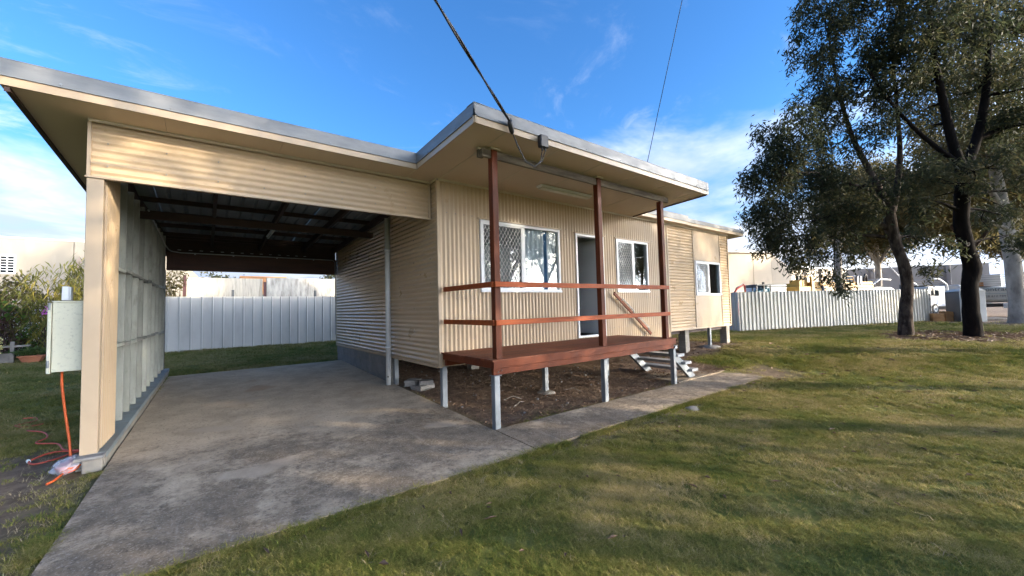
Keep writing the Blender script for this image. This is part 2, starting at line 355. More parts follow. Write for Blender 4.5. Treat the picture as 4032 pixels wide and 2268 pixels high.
def dup(o, loc=None, parent=None, delta=None):
    """copy a piece that shares its mesh, moved by delta (world)"""
    c = o.copy(); COL.objects.link(c)
    if parent is not None:
        c.parent = parent; c.matrix_parent_inverse = WORLD[parent.name].inverted()
    if delta is not None: c.location = Vector(o.location) + Vector(delta)
    WORLD[c.name] = WORLD[o.name]
    return c
def np_mesh(name, V, F4, m, parent=None, smooth=False, kind=None):
    me = bpy.data.meshes.new(name)
    V = np.asarray(V, dtype=np.float32); F4 = np.asarray(F4, dtype=np.int32)
    me.vertices.add(len(V)); me.vertices.foreach_set('co', V.ravel())
    k = F4.shape[1]
    me.loops.add(F4.size); me.loops.foreach_set('vertex_index', F4.ravel())
    me.polygons.add(len(F4)); me.polygons.foreach_set('loop_start', np.arange(0, F4.size, k, dtype=np.int32))
    if smooth: me.polygons.foreach_set('use_smooth', np.ones(len(F4), dtype=bool))
    me.update(calc_edges=True)
    me.materials.append(MT[m] if isinstance(m, str) else m)
    o = bpy.data.objects.new(name, me)
    if kind: o['kind'] = kind
    return link(o, parent)

def smooth01(t):
    t = min(max(t, 0.0), 1.0); return t * t * (3 - 2 * t)
def zslab(y): return 0.036 * (y - 4.0)
def zg(x, y):
    b = max(0.036 * (min(y, 16.5) - 4.0) - 0.026, -0.055)
    s = smooth01((x - 7.0) / 5.0 + (y - 5.0) / 6.0 if y < 9 else (x - 7.0) / 5.0)
    if x < 7: s = 0.0 if y < 9 else 0
    z = b * (1 - s) + max(0.27, b) * s if s > 0 else b
    if x > 29: z += -0.42 * smooth01((x - 29) / 12.0)
    return z + 0.012 * noise.noise(Vector((x * 0.6, y * 0.6, 0)))

# corrugated sheet runs --------------------------------------------------
def prof(kind, u):
    if kind == 'sine':
        return 0.0100 * math.cos(2 * math.pi * u / 0.076)
    if kind == 'deep':
        return 0.015 * math.cos(2 * math.pi * u / 0.076)
    p, pts = kind
    t = u % p
    for (a, ha), (b, hb) in zip(pts, pts[1:]):
        if a <= t <= b: return ha + (hb - ha) * (t - a) / max(b - a, 1e-9)
    return 0.0
TRIM = (0.19, [(0, 0), (0.065, 0), (0.078, 0.029), (0.112, 0.029), (0.125, 0), (0.19, 0)])
RIBF = (0.2, [(0, 0), (0.06, 0), (0.09, 0.045), (0.15, 0.045), (0.18, 0), (0.2, 0)])
PAN = (0.27, [(0, 0), (0.225, 0), (0.235, 0.028), (0.258, 0.028), (0.27, 0)])
FLUTE = (0.05, [(0, 0), (0.036, 0), (0.042, 0.004), (0.05, 0)])
def usamples(kind, u0, u1):
    if kind in ('sine', 'deep'): n = int(round((u1 - u0) / 0.0095)); return [u0 + (u1 - u0) * i / max(n, 1) for i in range(max(n, 1) + 1)]
    p, pts = kind; r = {u0, u1}
    k = math.floor(u0 / p) - 1
    while k * p < u1:
        for a, _ in pts:
            if u0 < k * p + a < u1: r.add(round(k * p + a, 6))
        k += 1
    return sorted(r)
def sheets(name, m, parent, O, U, V, Nn, kind, u0, u1, vlo, vhi, width=0.76, openings=(), label=None, lap=True):
    """corrugation runs along V, waves across U, bulge along Nn. vlo/vhi: number or function of u. openings: (u0,u1,v0,v1)"""
    O = Vector(O); U = Vector(U); V = Vector(V); Nn = Vector(Nn)
    fl = vlo if callable(vlo) else (lambda u: vlo)
    fh = vhi if callable(vhi) else (lambda u: vhi)
    out = []; a = u0; k = 0
    while a < u1 - 1e-6:
        b = min(a + width, u1)
        if u1 - b < 0.08: b = u1
        us = set(usamples(kind, a, b))
        for (p, q, r, s) in openings:
            for e in (p, q):
                if a < e < b: us.add(e)
        us = sorted(us)
        mb = MB(); key = {}; nsegs = []; tagf = []
        off = 0.0015 if (k % 2 and lap) else 0.0
        def vid(u, v):
            kk = (round(u, 5), round(v, 5))
            if kk not in key:
                P = O + U * u + V * v + Nn * (prof(kind, u) + off)
                key[kk] = len(mb.v); mb.v.append(tuple(P))
            return key[kk]
        flip = U.cross(V).dot(Nn) < 0
        for i in range(len(us) - 1):
            ua, ub = us[i], us[i + 1]; um = (ua + ub) / 2
            iv = [(None, None)]
            cuts = sorted([(r, s) for (p, q, r, s) in openings if p < um < q])
            segs = []; cur = None
            for (r, s) in cuts:
                segs.append((cur, r)); cur = s
            segs.append((cur, None))
            nsegs.append(len(segs))
            for si, (s0, s1) in enumerate(segs):
                va0 = fl(ua) if s0 is None else s0; va1 = fh(ua) if s1 is None else s1
                vb0 = fl(ub) if s0 is None else s0; vb1 = fh(ub) if s1 is None else s1
                if va1 - va0 < 0.002 or vb1 - vb0 < 0.002: continue
                q = (vid(ua, va0), vid(ub, vb0), vid(ub, vb1), vid(ua, va1))
                mb.f.append(q[::-1] if flip else q); tagf.append(si)
        if mb.f and min(nsegs) == 2 and max(nsegs) == 2:
            for si in (0, 1):
                m2 = MB(); m2.v = mb.v; m2.f = [f for f, g_ in zip(mb.f, tagf) if g_ == si]
                used = sorted({i for f in m2.f for i in f}); ix = {u: k_ for k_, u in enumerate(used)}
                m2.v = [mb.v[u] for u in used]; m2.f = [tuple(ix[i] for i in f) for f in m2.f]
                out.append(m2.build(name, m, parent, smooth=(kind in ('sine', 'deep'))))
        elif mb.f:
            o = mb.build(name, m, parent, smooth=(kind in ('sine', 'deep'))); out.append(o)
        a = b; k += 1
    return out
def screws(pts, nrm, parent, name='roofing_screw', m='stump', r=0.0085):
    mb = MB(); n = Vector(nrm)
    for p in pts:
        p = Vector(p); mb.cyl(p - n * 0.004, p + n * 0.007, r, 6)
    return mb.build(name, m, parent, kind='stuff')

# ------------------------------------------------------------------ ground
def gnoise(x, y, s): return noise.noise(Vector((x * s, y * s, 3.3)))
def soil(x, y):
    """0 grass .. 1 bare soil"""
    r = 0.0
    def band(d, w): return smooth01(0.5 - d / w)
    nn = gnoise(x, y, 1.3) * 0.35 + gnoise(x, y, 4) * 0.15
    def rect(x0, x1, y0, y1, w=0.4):
        d = max(x0 - x, x - x1, y0 - y, y - y1) + nn * 0.5
        return band(d, w)
    r = max(r, rect(2.7, 9.2, 4.1, 11.3), rect(9.0, 12.5, 5.0, 10.9, 0.6))
    r = max(r, rect(8.8, 9.9, 2.9, 3.9, 0.7) * 0.9)
    r = max(r, rect(2.4, 8.9, 3.08, 3.3, 0.35) * 0.75)
    r = max(r, rect(-0.2, 2.6, 3.15, 3.3, 0.2) * 0.6)
    r = max(r, rect(-2.8, -0.7, 1.5, 6.7, 1.0) * 0.95)
    for (cx_, cy_, a, b) in ((18.2, 2.2, 2.4, 0.9), (18.4, 0.9, 2.6, 1.0), (20.5, -0.6, 3.0, 1.1), (24, -2, 4, 1.6), (28, 0.4, 3.2, 1.5), (30, 2.0, 4, 2.2)):
        d = math.hypot((x - cx_) / a, (y - cy_) / b) - 1 + nn * 0.6
        r = max(r, band(d, 0.5) * 0.95)
    if x > 28.5: r = max(r, smooth01((x - 28.5) / 2.0 + nn))
    # fence foot
    t = ((x - 17.5) * 0.934 + (y - 7.34) * -0.356)
    dn = abs((x - 17.5) * 0.356 + (y - 7.34) * 0.934)
    if -0.5 < t < 13: r = max(r, band(dn - 0.45 + nn * 0.4, 0.4) * 0.9)
    return r
def axis(lo_far, a, b, hi_far, st):
    xs = list(lo_far); n = int((b - a) / st)
    xs += [a + (b - a) * i / n for i in range(n + 1)]
    return xs + list(hi_far)
gx = axis((-900, -400, -150, -60, -30, -18), -12, 42, (48, 60, 90, 150, 400, 900), 0.3)
gy = axis((-900, -400, -150, -60, -30, -16), -9, 21, (26, 35, 60, 150, 400, 900), 0.25)
V = []; SO = []
for y in gy:
    for x in gx:
        V.append((x, y, zg(x, y) - (0.0))); SO.append(soil(x, y) if -12 <= x <= 200 and -9 <= y <= 21 else (0.0))
nx = len(gx)
F = [(j * nx + i, j * nx + i + 1, (j + 1) * nx + i + 1, (j + 1) * nx + i) for j in range(len(gy) - 1) for i in range(nx - 1)]
gm = bpy.data.materials.new('lawn_and_soil'); gm.use_nodes = True
t = gm.node_tree; b = t.nodes['Principled BSDF']
geo = t.nodes.new('ShaderNodeNewGeometry')
def tn(sc, dt=5, ro=0.6):
    n = t.nodes.new('ShaderNodeTexNoise'); t.links.new(geo.outputs['Position'], n.inputs['Vector'])
    n.inputs['Scale'].default_value = sc; n.inputs['Detail'].default_value = dt; n.inputs['Roughness'].default_value = ro; return n.outputs['Fac']
def tr_(v, stops):
    r = t.nodes.new('ShaderNodeValToRGB'); e = r.color_ramp.elements
    e[0].position, e[0].color = stops[0][0], (*stops[0][1], 1); e[1].position, e[1].color = stops[-1][0], (*stops[-1][1], 1)
    for p, c in stops[1:-1]: k = e.new(p); k.color = (*c, 1)
    t.links.new(v, r.inputs[0]); return r.outputs[0]
def tmix(f, a, c):
    n = t.nodes.new('ShaderNodeMix'); n.data_type = 'RGBA'; t.links.new(f, n.inputs[0]); t.links.new(a, n.inputs[6]); t.links.new(c, n.inputs[7]); return n.outputs[2]
grassc = tmix(tn(26, 3), tr_(tn(0.9), [(0.3, (0.085, 0.105, 0.02)), (0.5, (0.15, 0.155, 0.034)), (0.7, (0.24, 0.20, 0.06))]),
              tr_(tn(2.1), [(0.3, (0.065, 0.095, 0.016)), (0.7, (0.21, 0.19, 0.055))]))
soilc = tmix(tn(34, 4), tr_(tn(1.6), [(0.3, (0.13, 0.088, 0.062)), (0.7, (0.24, 0.170, 0.122))]),
             tr_(tn(7), [(0.35, (0.075, 0.050, 0.036)), (0.7, (0.27, 0.195, 0.135))]))
at_ = t.nodes.new('ShaderNodeAttribute'); at_.attribute_name = 'soil'
t.links.new(tmix(at_.outputs['Fac'], grassc, soilc), b.inputs['Base Color'])
b.inputs['Roughness'].default_value = 0.95; b.inputs['Specular IOR Level'].default_value = 0.15
bn = t.nodes.new('ShaderNodeBump'); bn.inputs['Strength'].default_value = 0.7; bn.inputs['Distance'].default_value = 0.03
t.links.new(tn(38, 5, 0.7), bn.inputs['Height']); t.links.new(bn.outputs[0], b.inputs['Normal'])
lawn = np_mesh('lawn', V, F, gm, smooth=True); lawn['kind'] = 'structure'
atr = lawn.data.attributes.new('soil', 'FLOAT', 'POINT'); atr.data.foreach_set('value', np.array(SO, dtype=np.float32))

# concrete ---------------------------------------------------------------
def concrete(name, xl=None):
    m = bpy.data.materials.new(name); m.use_nodes = True; t = m.node_tree; b = t.nodes['Principled BSDF']
    g = t.nodes.new('ShaderNodeNewGeometry')
    sp = t.nodes.new('ShaderNodeSeparateXYZ'); t.links.new(g.outputs['Position'], sp.inputs[0])
    def no(sc, dt=6, ro=0.62, st=(1, 1, 1), dist=0.0, loc=(0, 0, 0)):
        mp = t.nodes.new('ShaderNodeMapping'); mp.inputs['Scale'].default_value = st; mp.inputs['Location'].default_value = loc; t.links.new(g.outputs['Position'], mp.inputs[0])
        n = t.nodes.new('ShaderNodeTexNoise'); t.links.new(mp.outputs[0], n.inputs['Vector']); n.inputs['Distortion'].default_value = dist
        n.inputs['Scale'].default_value = sc; n.inputs['Detail'].default_value = dt; n.inputs['Roughness'].default_value = ro; return n.outputs['Fac']
    def mt(op, a, b_=None, c=None, cl=False):
        n = t.nodes.new('ShaderNodeMath'); n.operation = op; n.use_clamp = cl
        for i, v in enumerate((a, b_, c)):
            if v is None: continue
            if isinstance(v, (int, float)): n.inputs[i].default_value = v
            else: t.links.new(v, n.inputs[i])
        return n.outputs[0]
    def mr(v, a, b_, c, d):
        n = t.nodes.new('ShaderNodeMapRange'); n.interpolation_type = 'SMOOTHSTEP'; t.links.new(v, n.inputs[0])
        for i, q in enumerate((a, b_, c, d)): n.inputs[i + 1].default_value = q
        return n.outputs[0]
    def mixc(f, a, c):
        n = t.nodes.new('ShaderNodeMix'); n.data_type = 'RGBA'; t.links.new(f, n.inputs[0])
        for i, q in ((6, a), (7, c)):
            if isinstance(q, tuple): n.inputs[i].default_value = (*q, 1)
            else: t.links.new(q, n.inputs[i])
        return n.outputs[2]
    # mould mix thins out under the carport roof, leaving the driveway paler there
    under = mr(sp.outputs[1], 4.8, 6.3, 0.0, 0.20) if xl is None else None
    m1 = no(1.15, 7, 0.66, dist=0.4); m2 = no(4.2, 5, 0.6); m3 = no(60, 3, 0.7); m4 = no(0.5, 4)
    s = mt('ADD', mt('MULTIPLY', m1, 0.62), mt('ADD', mt('MULTIPLY', m2, 0.22), mt('MULTIPLY', m4, 0.3)))
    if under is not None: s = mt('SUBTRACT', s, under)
    s = mt('ADD', s, mt('MULTIPLY', mt('SUBTRACT', no(16, 5, 0.75), 0.5), 0.35)); dark = mr(s, 0.42, 0.60, 0.0, 1.0)
    clean = mixc(mr(no(2.5), 0.35, 0.65, 0, 1), (0.53, 0.42, 0.29), (0.40, 0.315, 0.215))
    mould = mixc(mr(no(7), 0.3, 0.7, 0, 1), (0.135, 0.104, 0.070), (0.25, 0.192, 0.130))
    c = mixc(dark, clean, mould)
    c = mixc(mr(m3, 0.50, 0.68, 0, 0.75), c, (0.36, 0.30, 0.235))
    c = mixc(mr(no(38, 3, 0.6, loc=(5, 5, 0)), 0.56, 0.68, 0, 0.5), c, (0.06, 0.052, 0.042))
    # brushed tyre-way streaks and a few rust and pale patches
    c = mixc(mt('MULTIPLY', mr(no(1.0, 4, 0.6, (9, 0.7, 1)), 0.52, 0.72, 0, 0.35), mr(m4, 0.4, 0.6, 0.2, 1)), c, (0.42, 0.35, 0.27))
    c = mixc(mr(no(0.8, 3, 0.5, loc=(2.3, 9.4, 0)), 0.66, 0.74, 0, 0.5), c, (0.33, 0.19, 0.10))
    c = mixc(mr(no(1.4, 2, 0.4, (0.7, 1.4, 1), 0.3, (8, 1, 0)), 0.64, 0.72, 0, 0.65), c, (0.43, 0.35, 0.26))
    t.links.new(c, b.inputs['Base Color']); b.inputs['Roughness'].default_value = 0.9; b.inputs['Specular IOR Level'].default_value = 0.25
    bn = t.nodes.new('ShaderNodeBump'); bn.inputs['Strength'].default_value = 0.55; bn.inputs['Distance'].default_value = 0.006
    t.links.new(no(70, 4, 0.7), bn.inputs['Height']); t.links.new(bn.outputs[0], b.inputs['Normal'])
    return m
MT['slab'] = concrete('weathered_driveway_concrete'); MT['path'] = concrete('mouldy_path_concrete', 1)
def slab(name, m, xa, xb, y0, y1, zf, th=0.16, xfun=None):
    mb = MB(); n = 24
    ys = [y0 + (y1 - y0) * i / n for i in range(n + 1)]
    rows = []
    for i, y in enumerate(ys):
        a = xa(y) if callable(xa) else xa; bb = xb(y) if callable(xb) else xb
        j = 0.006 * noise.noise(Vector((y * 3, 1, 2)))
        rows.append((a + j, bb - j, y))
    for i in range(n):
        (a0, b0, ya), (a1, b1, yb) = rows[i], rows[i + 1]
        z0, z1 = zf(ya), zf(yb)
        mb.hexa([(a0, ya, z0 - th), (b0, ya, z0 - th), (a1, yb, z1 - th), (b1, yb, z1 - th), (a0, ya, z0), (b0, ya, z0), (a1, yb, z1), (b1, yb, z1)])
    # keep outer faces only
    keep = []
    for k, f in enumerate(mb.f):
        q = k % 6; i = k // 6
        if q == 2 and i != 0: continue
        if q == 3 and i != n - 1: continue
        keep.append(f)
    mb.f = keep
    o = mb.build(name, m); o['kind'] = 'structure'; return o
xk = lambda y: -0.80 + (y - 3.7) * 0.0275
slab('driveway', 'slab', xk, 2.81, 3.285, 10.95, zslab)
mb = MB()
def wav(x): return 0.012 * noise.noise(Vector((x * 1.7, 0, 5)))
xs = [2.826 + (8.92 - 2.826) * i / 40 for i in range(41)]
for i in range(40):
    a, c = xs[i], xs[i + 1]
    for (ya, yb_) in ((0, 1),):
        ya0, ya1 = 3.30 + wav(a), 3.30 + wav(c); yb0, yb1 = 4.07 + wav(a + 9), 4.07 + wav(c + 9)
        z0, z1 = zslab(3.3), zslab(4.07)
        n = len(mb.v)
        mb.v += [(a, ya0, z0 - .2), (c, ya1, z0 - .2), (a, yb0, z1 - .2), (c, yb1, z1 - .2), (a, ya0, z0), (c, ya1, z0), (a, yb0, z1), (c, yb1, z1)]
        mb.f += [(n + 4, n + 5, n + 7, n + 6), (n + 0, n + 1, n + 5, n + 4), (n + 2, n + 6, n + 7, n + 3)]
        if i == 0: mb.f.append((n, n + 4, n + 6, n + 2))
        if i == 39: mb.f.append((n + 1, n + 3, n + 7, n + 5))
o = mb.build('path', 'path'); o['kind'] = 'structure'
o = box('stair_pad', 'path', None, 7.05, 8.9, 4.085, 4.95, -0.15, 0.02); o['kind'] = 'structure'

# ------------------------------------------------------------------ house
XC, YW, YB = 2.775, 5.40, 11.30
ZS = lambda y: 3.481 + 0.052 * (YW - y)          # soffit level
house = thing('house', 'low cream corrugated steel house raised on posts with a flat roof', 'house', (XC, YW, 0.0))
W1 = (3.529, 5.326, 1.761, 2.943); DR = (5.761, 6.597, 0.865, 2.925); W2 = (7.027, 8.192, 1.771, 2.927)
W3 = (10.359, 11.742, 1.703, 2.619)
# front wall: ribs stand upright; bottom behind the deck
sheets('cladding_sheet', 'clad', house, (0, YW, 0), (1, 0, 0), (0, 0, 1), (0, -1, 0), 'sine', XC + 0.03, 9.05, 0.63, ZS(YW) - 0.004,
       openings=[W1, DR, W2])
# wing wall with lying ribs, either side of the flat window panels
for (a, c) in ((9.075, 10.30), (11.80, 12.30)):
    sheets('cladding_sheet', 'clad', house, (0, YW, 0), (0, 0, 1), (1, 0, 0), (0, -1, 0), 'sine', 0.831, ZS(YW) - 0.004, a, c, width=0.762)
for (z0, z1) in ((0.831, 1.69), (2.64, ZS(YW) - 0.004)):
    sheets('flat_panel', 'clad', house, (0, YW - 0.004, 0), (1, 0, 0), (0, 0, 1), (0, -1, 0), FLUTE, 10.315, 11.785, z0, z1, width=2)
box('corner_trim', 'trim', house, 9.045, 9.08, YW - 0.018, YW - 0.002, 0.80, 3.46)
box('corner_trim', 'trim', house, 10.29, 10.315, YW - 0.018, YW - 0.002, 0.82, 3.46)
box('corner_trim', 'trim', house, 11.785, 11.81, YW - 0.018, YW - 0.002, 0.82, 3.46)
box('corner_trim', 'trim', house, 12.285, 12.325, YW - 0.02, YW + 0.02, 0.82, 3.46)
# side wall facing the carport: lying ribs
def vtop(z): return min(YB, YW + (3.470 - z) / 0.052 + 0.0) if z > 3.16 else YB
sheets('cladding_sheet', 'clad', house, (XC, 0, 0), (0, 0, 1), (0, 1, 0), (-1, 0, 0), 'sine', 0.64, 3.462, YW + 0.03, vtop, width=0.762)
box('corner_trim', 'trim', house, XC - 0.018, XC + 0.032, YW - 0.020, YW + 0.032, 0.622, 3.462, bev=0.003)
box('bottom_trim', 'trim', house, XC - 0.022, XC + 0.012, YW + 0.033, YB, 0.615, 0.640)
box('bottom_trim', 'trim', house, 9.08, 12.285, YW - 0.02, YW + 0.01, 0.805, 0.832)
screws([(XC - 0.009, YW + 0.25 + i * 0.62, 0.76 + k * 0.38) for i in range(10) for k in range(7)], (-1, 0, 0), house)
screws([(XC + 0.152 + i * 0.152 + 0.0, YW - 0.009, z) for i in range(41) for z in (1.02, 1.66, 2.98)
        if not any(a - .03 < XC + 0.152 + i * 0.152 < b_ + .03 and c < z < d for (a, b_, c, d) in (W1, DR, W2))], (0, -1, 0), house)
# back and end walls, floor, ceiling
box('rear_wall', 'clad', house, XC, 12.3, YB - 0.01, YB + 0.09, 0.64, 3.15)
box('end_wall', 'clad', house, 12.21, 12.30, YW + 0.02, YB - 0.012, 0.83, 3.15)
box('inner_wall', 'room', house, XC + 0.03, XC + 0.06, YW + 0.12, YB - 0.02, 0.88, 3.15)
box('inner_wall', 'room', house, 6.66, 6.72, 5.50, YB - 0.02, 0.88, 3.15)
box('inner_wall', 'room', house, XC + 0.07, 6.65, 8.6, 8.66, 0.88, 3.15)
box('inner_wall', 'room', house, 6.73, 12.1, 8.4, 8.46, 0.88, 3.15)
box('floor', 'darktimber', house, XC + 0.02, 12.2, YW + 0.03, YB - 0.02, 0.835, 0.868)
box('ceiling', 'room', house, XC + 0.02, 12.2, YW + 0.03, YB - 0.02, 3.17, 3.19)
for i in range(6):
    yy = 5.6 + i * 1.05
    box('bearer', 'darktimber', house, XC + 0.05, 12.2, yy, yy + 0.08, 0.70, 0.834)
# inner face of the front wall so that no light leaks round the openings
mb = MB()
segs = [(XC + 0.06, W1[0], 0.87, 3.3), (W1[0], W1[1], 0.87, W1[2]), (W1[0], W1[1], W1[3], 3.3), (W1[1], DR[0], 0.87, 3.3), (DR[0], DR[1], DR[3], 3.3),
        (DR[1], W2[0], 0.87, 3.3), (W2[0], W2[1], 0.87, W2[2]), (W2[0], W2[1], W2[3], 3.3), (W2[1], W3[0], 0.87, 3.3), (W3[0], W3[1], 0.87, W3[2]), (W3[0], W3[1], W3[3], 3.3), (W3[1], 12.2, 0.87, 3.3)]
for a, c, z0, z1 in segs: mb.box(a + .001, c - .001, YW + 0.03, YW + 0.10, z0, z1)
mb.build('wall_lining', 'room', house)

def diamond_mesh(x0, x1, z0, z1, y, w=0.072, h=0.118, t=0.0065):
    mb = MB()
    def seg(p, q):
        d = (q - p); 
        if d.length < 0.004: return
        d.normalize(); nn = Vector((-d.z, 0, d.x)) * t / 2
        yv = Vector((0, t / 2, 0))
        mb.hexa([p - nn - yv, p + nn - yv, p - nn + yv, p + nn + yv, q - nn - yv, q + nn - yv, q - nn + yv, q + nn + yv])
    sl = h / w
    k = -int((z1 - z0) / h) - 2
    while x0 + k * w < x1 + (z1 - z0) / sl + w:
        # rising line from (x0+k*w, z0)
        for sgn in (1, -1):
            xa = x0 + k * w
            pts = []
            # x = xa + sgn*(z-z0)/sl
            lo_, hi_ = z0, z1
            if sgn > 0: lo_ = max(lo_, z0 + (x0 - xa) * sl); hi_ = min(hi_, z0 + (x1 - xa) * sl)
            else: lo_ = max(lo_, z0 + (xa - x1) * sl); hi_ = min(hi_, z0 + (xa - x0) * sl)
            if hi_ > lo_ + 0.004:
                seg(Vector((xa + sgn * (lo_ - z0) / sl, y, lo_)), Vector((xa + sgn * (hi_ - z0) / sl, y, hi_)))
        k += 1
    return mb
def window(Wn, mull, mesh_left=True, hood=True):
    x0, x1, z0, z1 = Wn; y = YW
    fr = MB(); t = 0.045
    fr.box(x0, x1, y - 0.028, y + 0.05, z0, z0 + t).box(x0, x1, y - 0.028, y + 0.05, z1 - t, z1)
    fr.box(x0, x0 + t, y - 0.028, y + 0.05, z0 + t, z1 - t).box(x1 - t, x1, y - 0.028, y + 0.05, z0 + t, z1 - t)
    fr.box(mull - 0.03, mull + 0.03, y - 0.020, y + 0.045, z0 + t, z1 - t)
    f = fr.build('window', 'white', house, bev=0.003)
    # mesh screen's own thin frame
    sf = MB(); a, c = x0 + t, mull - 0.03; s = 0.022
    sf.box(a, c, y - 0.018, y - 0.004, z0 + t, z0 + t + s).box(a, c, y - 0.018, y - 0.004, z1 - t - s, z1 - t)
    sf.box(a, a + s, y - 0.018, y - 0.004, z0 + t + s, z1 - t - s).box(c - s, c, y - 0.018, y - 0.004, z0 + t + s, z1 - t - s)
    sf.build('screen_frame', 'white', f)
    diamond_mesh(a + s, c - s, z0 + t + s, z1 - t - s, y - 0.011).build('diamond_mesh', 'mesh', f)
    MB().box(x0 + t, mull - 0.03, y + 0.020, y + 0.024, z0 + t, z1 - t).build('pane', 'glass', f)
    MB().box(mull + 0.03, x1 - t, y + 0.008, y + 0.012, z0 + t, z1 - t).build('pane', 'glassb', f)
    if hood:
        box('window_flashing', 'trim', f, x0 - 0.05, x1 + 0.05, y - 0.045, y - 0.006, z1 + 0.004, z1 + 0.026)
    # sill
    box('sill', 'white', f, x0 - 0.01, x1 + 0.01, y - 0.042, y - 0.029, z0 - 0.008, z0 + 0.028)
    return f
w1 = window(W1, 4.44); w2 = window(W2, 7.64); w3 = window(W3, 11.083, hood=False)
def curtain(x0, x1, z0, z1, y, m='curtain', amp=0.02, fold=0.11):
    mb = MB(); n = int((x1 - x0) / 0.012)
    for i in range(n + 1):
        x = x0 + (x1 - x0) * i / n
        yy = y + amp * math.sin(2 * math.pi * x / fold + 0.8 * math.sin(x * 7))
        mb.v += [(x, yy, z0), (x, yy, z1)]
    mb.f = [(2 * i, 2 * i + 2, 2 * i + 3, 2 * i + 1) for i in range(n)]
    return mb.build('curtain', m, house, smooth=True)
curtain(4.475, 4.98, 1.80, 2.90, YW + 0.055, amp=0.012); curtain(4.98, 5.05, 1.80, 2.90, YW + 0.06, 'bluecurtain', 0.006)
curtain(5.05, 5.275, 1.80, 2.90, YW + 0.07, amp=0.008)
# door
x0, x1, z0, z1 = DR
df = MB(); t_ = 0.042
df.box(x0, x0 + t_, YW - 0.03, YW + 0.11, z0, z1).box(x1 - t_, x1, YW - 0.03, YW + 0.11, z0, z1).box(x0 + t_, x1 - t_, YW - 0.03, YW + 0.11, z1 - t_, z1)
df.box(x0 + t_, x1 - t_, YW - 0.03, YW + 0.11, z0, z0 + 0.035)
dfo = df.build('door', 'white', house, bev=0.003)
box('door_leaf', 'doorleaf', dfo, x1 - t_ - 0.04, x1 - t_ - 0.002, YW + 0.06, YW + 0.86, z0 + 0.04, z1 - t_ - 0.005, bev=0.002)
MB().cyl((x1 - t_ - 0.04, YW + 0.79, 1.9), (x1 - t_ - 0.085, YW + 0.79, 1.9), 0.022, 10).build('door_handle', 'alum', dfo)
box('door_flashing', 'trim', dfo, x0 - 0.04, x1 + 0.04, YW - 0.045, YW - 0.006, z1 + 0.004, z1 + 0.022)

# block base under the side wall (stepping down with the slab)
cnt = 0
mo = None
for row in range(3):
    zt_ = 0.612 - row * 0.195
    y = 7.50 + (0.2 if row % 2 else 0.0)
    first = True
    while y < YB - 0.02:
        ye = min(y + 0.39, YB)
        if zt_ - 0.185 < zslab((y + ye) / 2) - 0.19: y = ye + 0.008; continue
        z_lo = max(zt_ - 0.187, zslab(y) - 0.05)
        if zt_ - z_lo > 0.02:
            jx = 0.004 * random.uniform(-1, 1)
            box('block', 'block', house, XC + 0.012 + jx, XC + 0.10, y, ye, z_lo, zt_, bev=0.005)
        y = ye + 0.008
    if row % 2:
        box('block', 'block', house, XC + 0.012, XC + 0.10, 7.50, 7.692, max(zt_ - 0.187, 0.07), zt_, bev=0.005)
box('mortar_joints', 'kerb', house, XC + 0.022, XC + 0.09, 7.505, YB - 0.004, 0.05, 0.611)
# stumps under the house
def steel_post(name, x, y, z0, z1, parent, s=0.075):
    mb = MB(); mb.box(x - s / 2, x + s / 2, y - s / 2, y + s / 2, z0, z1)
    e = s * 0.16
    mb.box(x - s / 2 - 0.006, x - s / 2, y - s / 2, y - s / 2 + e, z0, z1).box(x - s / 2 - 0.006, x - s / 2, y + s / 2 - e, y + s / 2, z0, z1)
    mb.box(x - s / 2 - 0.02, x + s / 2 + 0.02, y - s / 2 - 0.02, y + s / 2 + 0.02, z1 - 0.006, z1 + 0.002)
    return mb.build(name, 'galv', parent, bev=0.002)
steel_post('steel_stump', 2.86, YW + 0.045, 0.0, 0.632, house)
steel_post('steel_stump', 2.87, 7.38, 0.0, 0.70, house)
steel_post('steel_stump', 11.10, YW + 0.06, 0.2, 0.80, house)
steel_post('steel_stump', 6.65, YW + 0.07, -0.05, 0.69, house, 0.09)
def conc_stump(x, y, s, z0, z1):
    mb = MB(); n = 5
    for i in range(n):
        a = z0 + (z1 - z0) * i / n; c = z0 + (z1 - z0) * (i + 1) / n
        sa = s / 2 + (1 - i / n) * 0.008; sc_ = s / 2 + (1 - (i + 1) / n) * 0.008
        mb.hexa([(x - sa, y - sa, a), (x + sa, y - sa, a), (x - sa, y + sa, a), (x + sa, y + sa, a), (x - sc_, y - sc_, c), (x + sc_, y - sc_, c), (x - sc_, y + sc_, c), (x + sc_, y + sc_, c)])
    o = mb.build('concrete_stump', 'stump', house, bev=0.008)
    box('stump_cap', 'galv', o, x - s / 2 - 0.03, x + s / 2 + 0.03, y - s / 2 - 0.03, y + s / 2 + 0.03, z1 + 0.001, z1 + 0.006)
for (x, y) in ((9.97, 5.58), (12.28, 5.58), (9.9, 8.2), (12.28, 8.2), (9.9, 10.9), (12.28, 10.9), (7.3, 7.6), (4.9, 7.9), (4.9, 10.9), (7.3, 10.9)):
    conc_stump(x, y, 0.19, zg(x, y) - 0.15, 0.80 if x > 9 else 0.69)
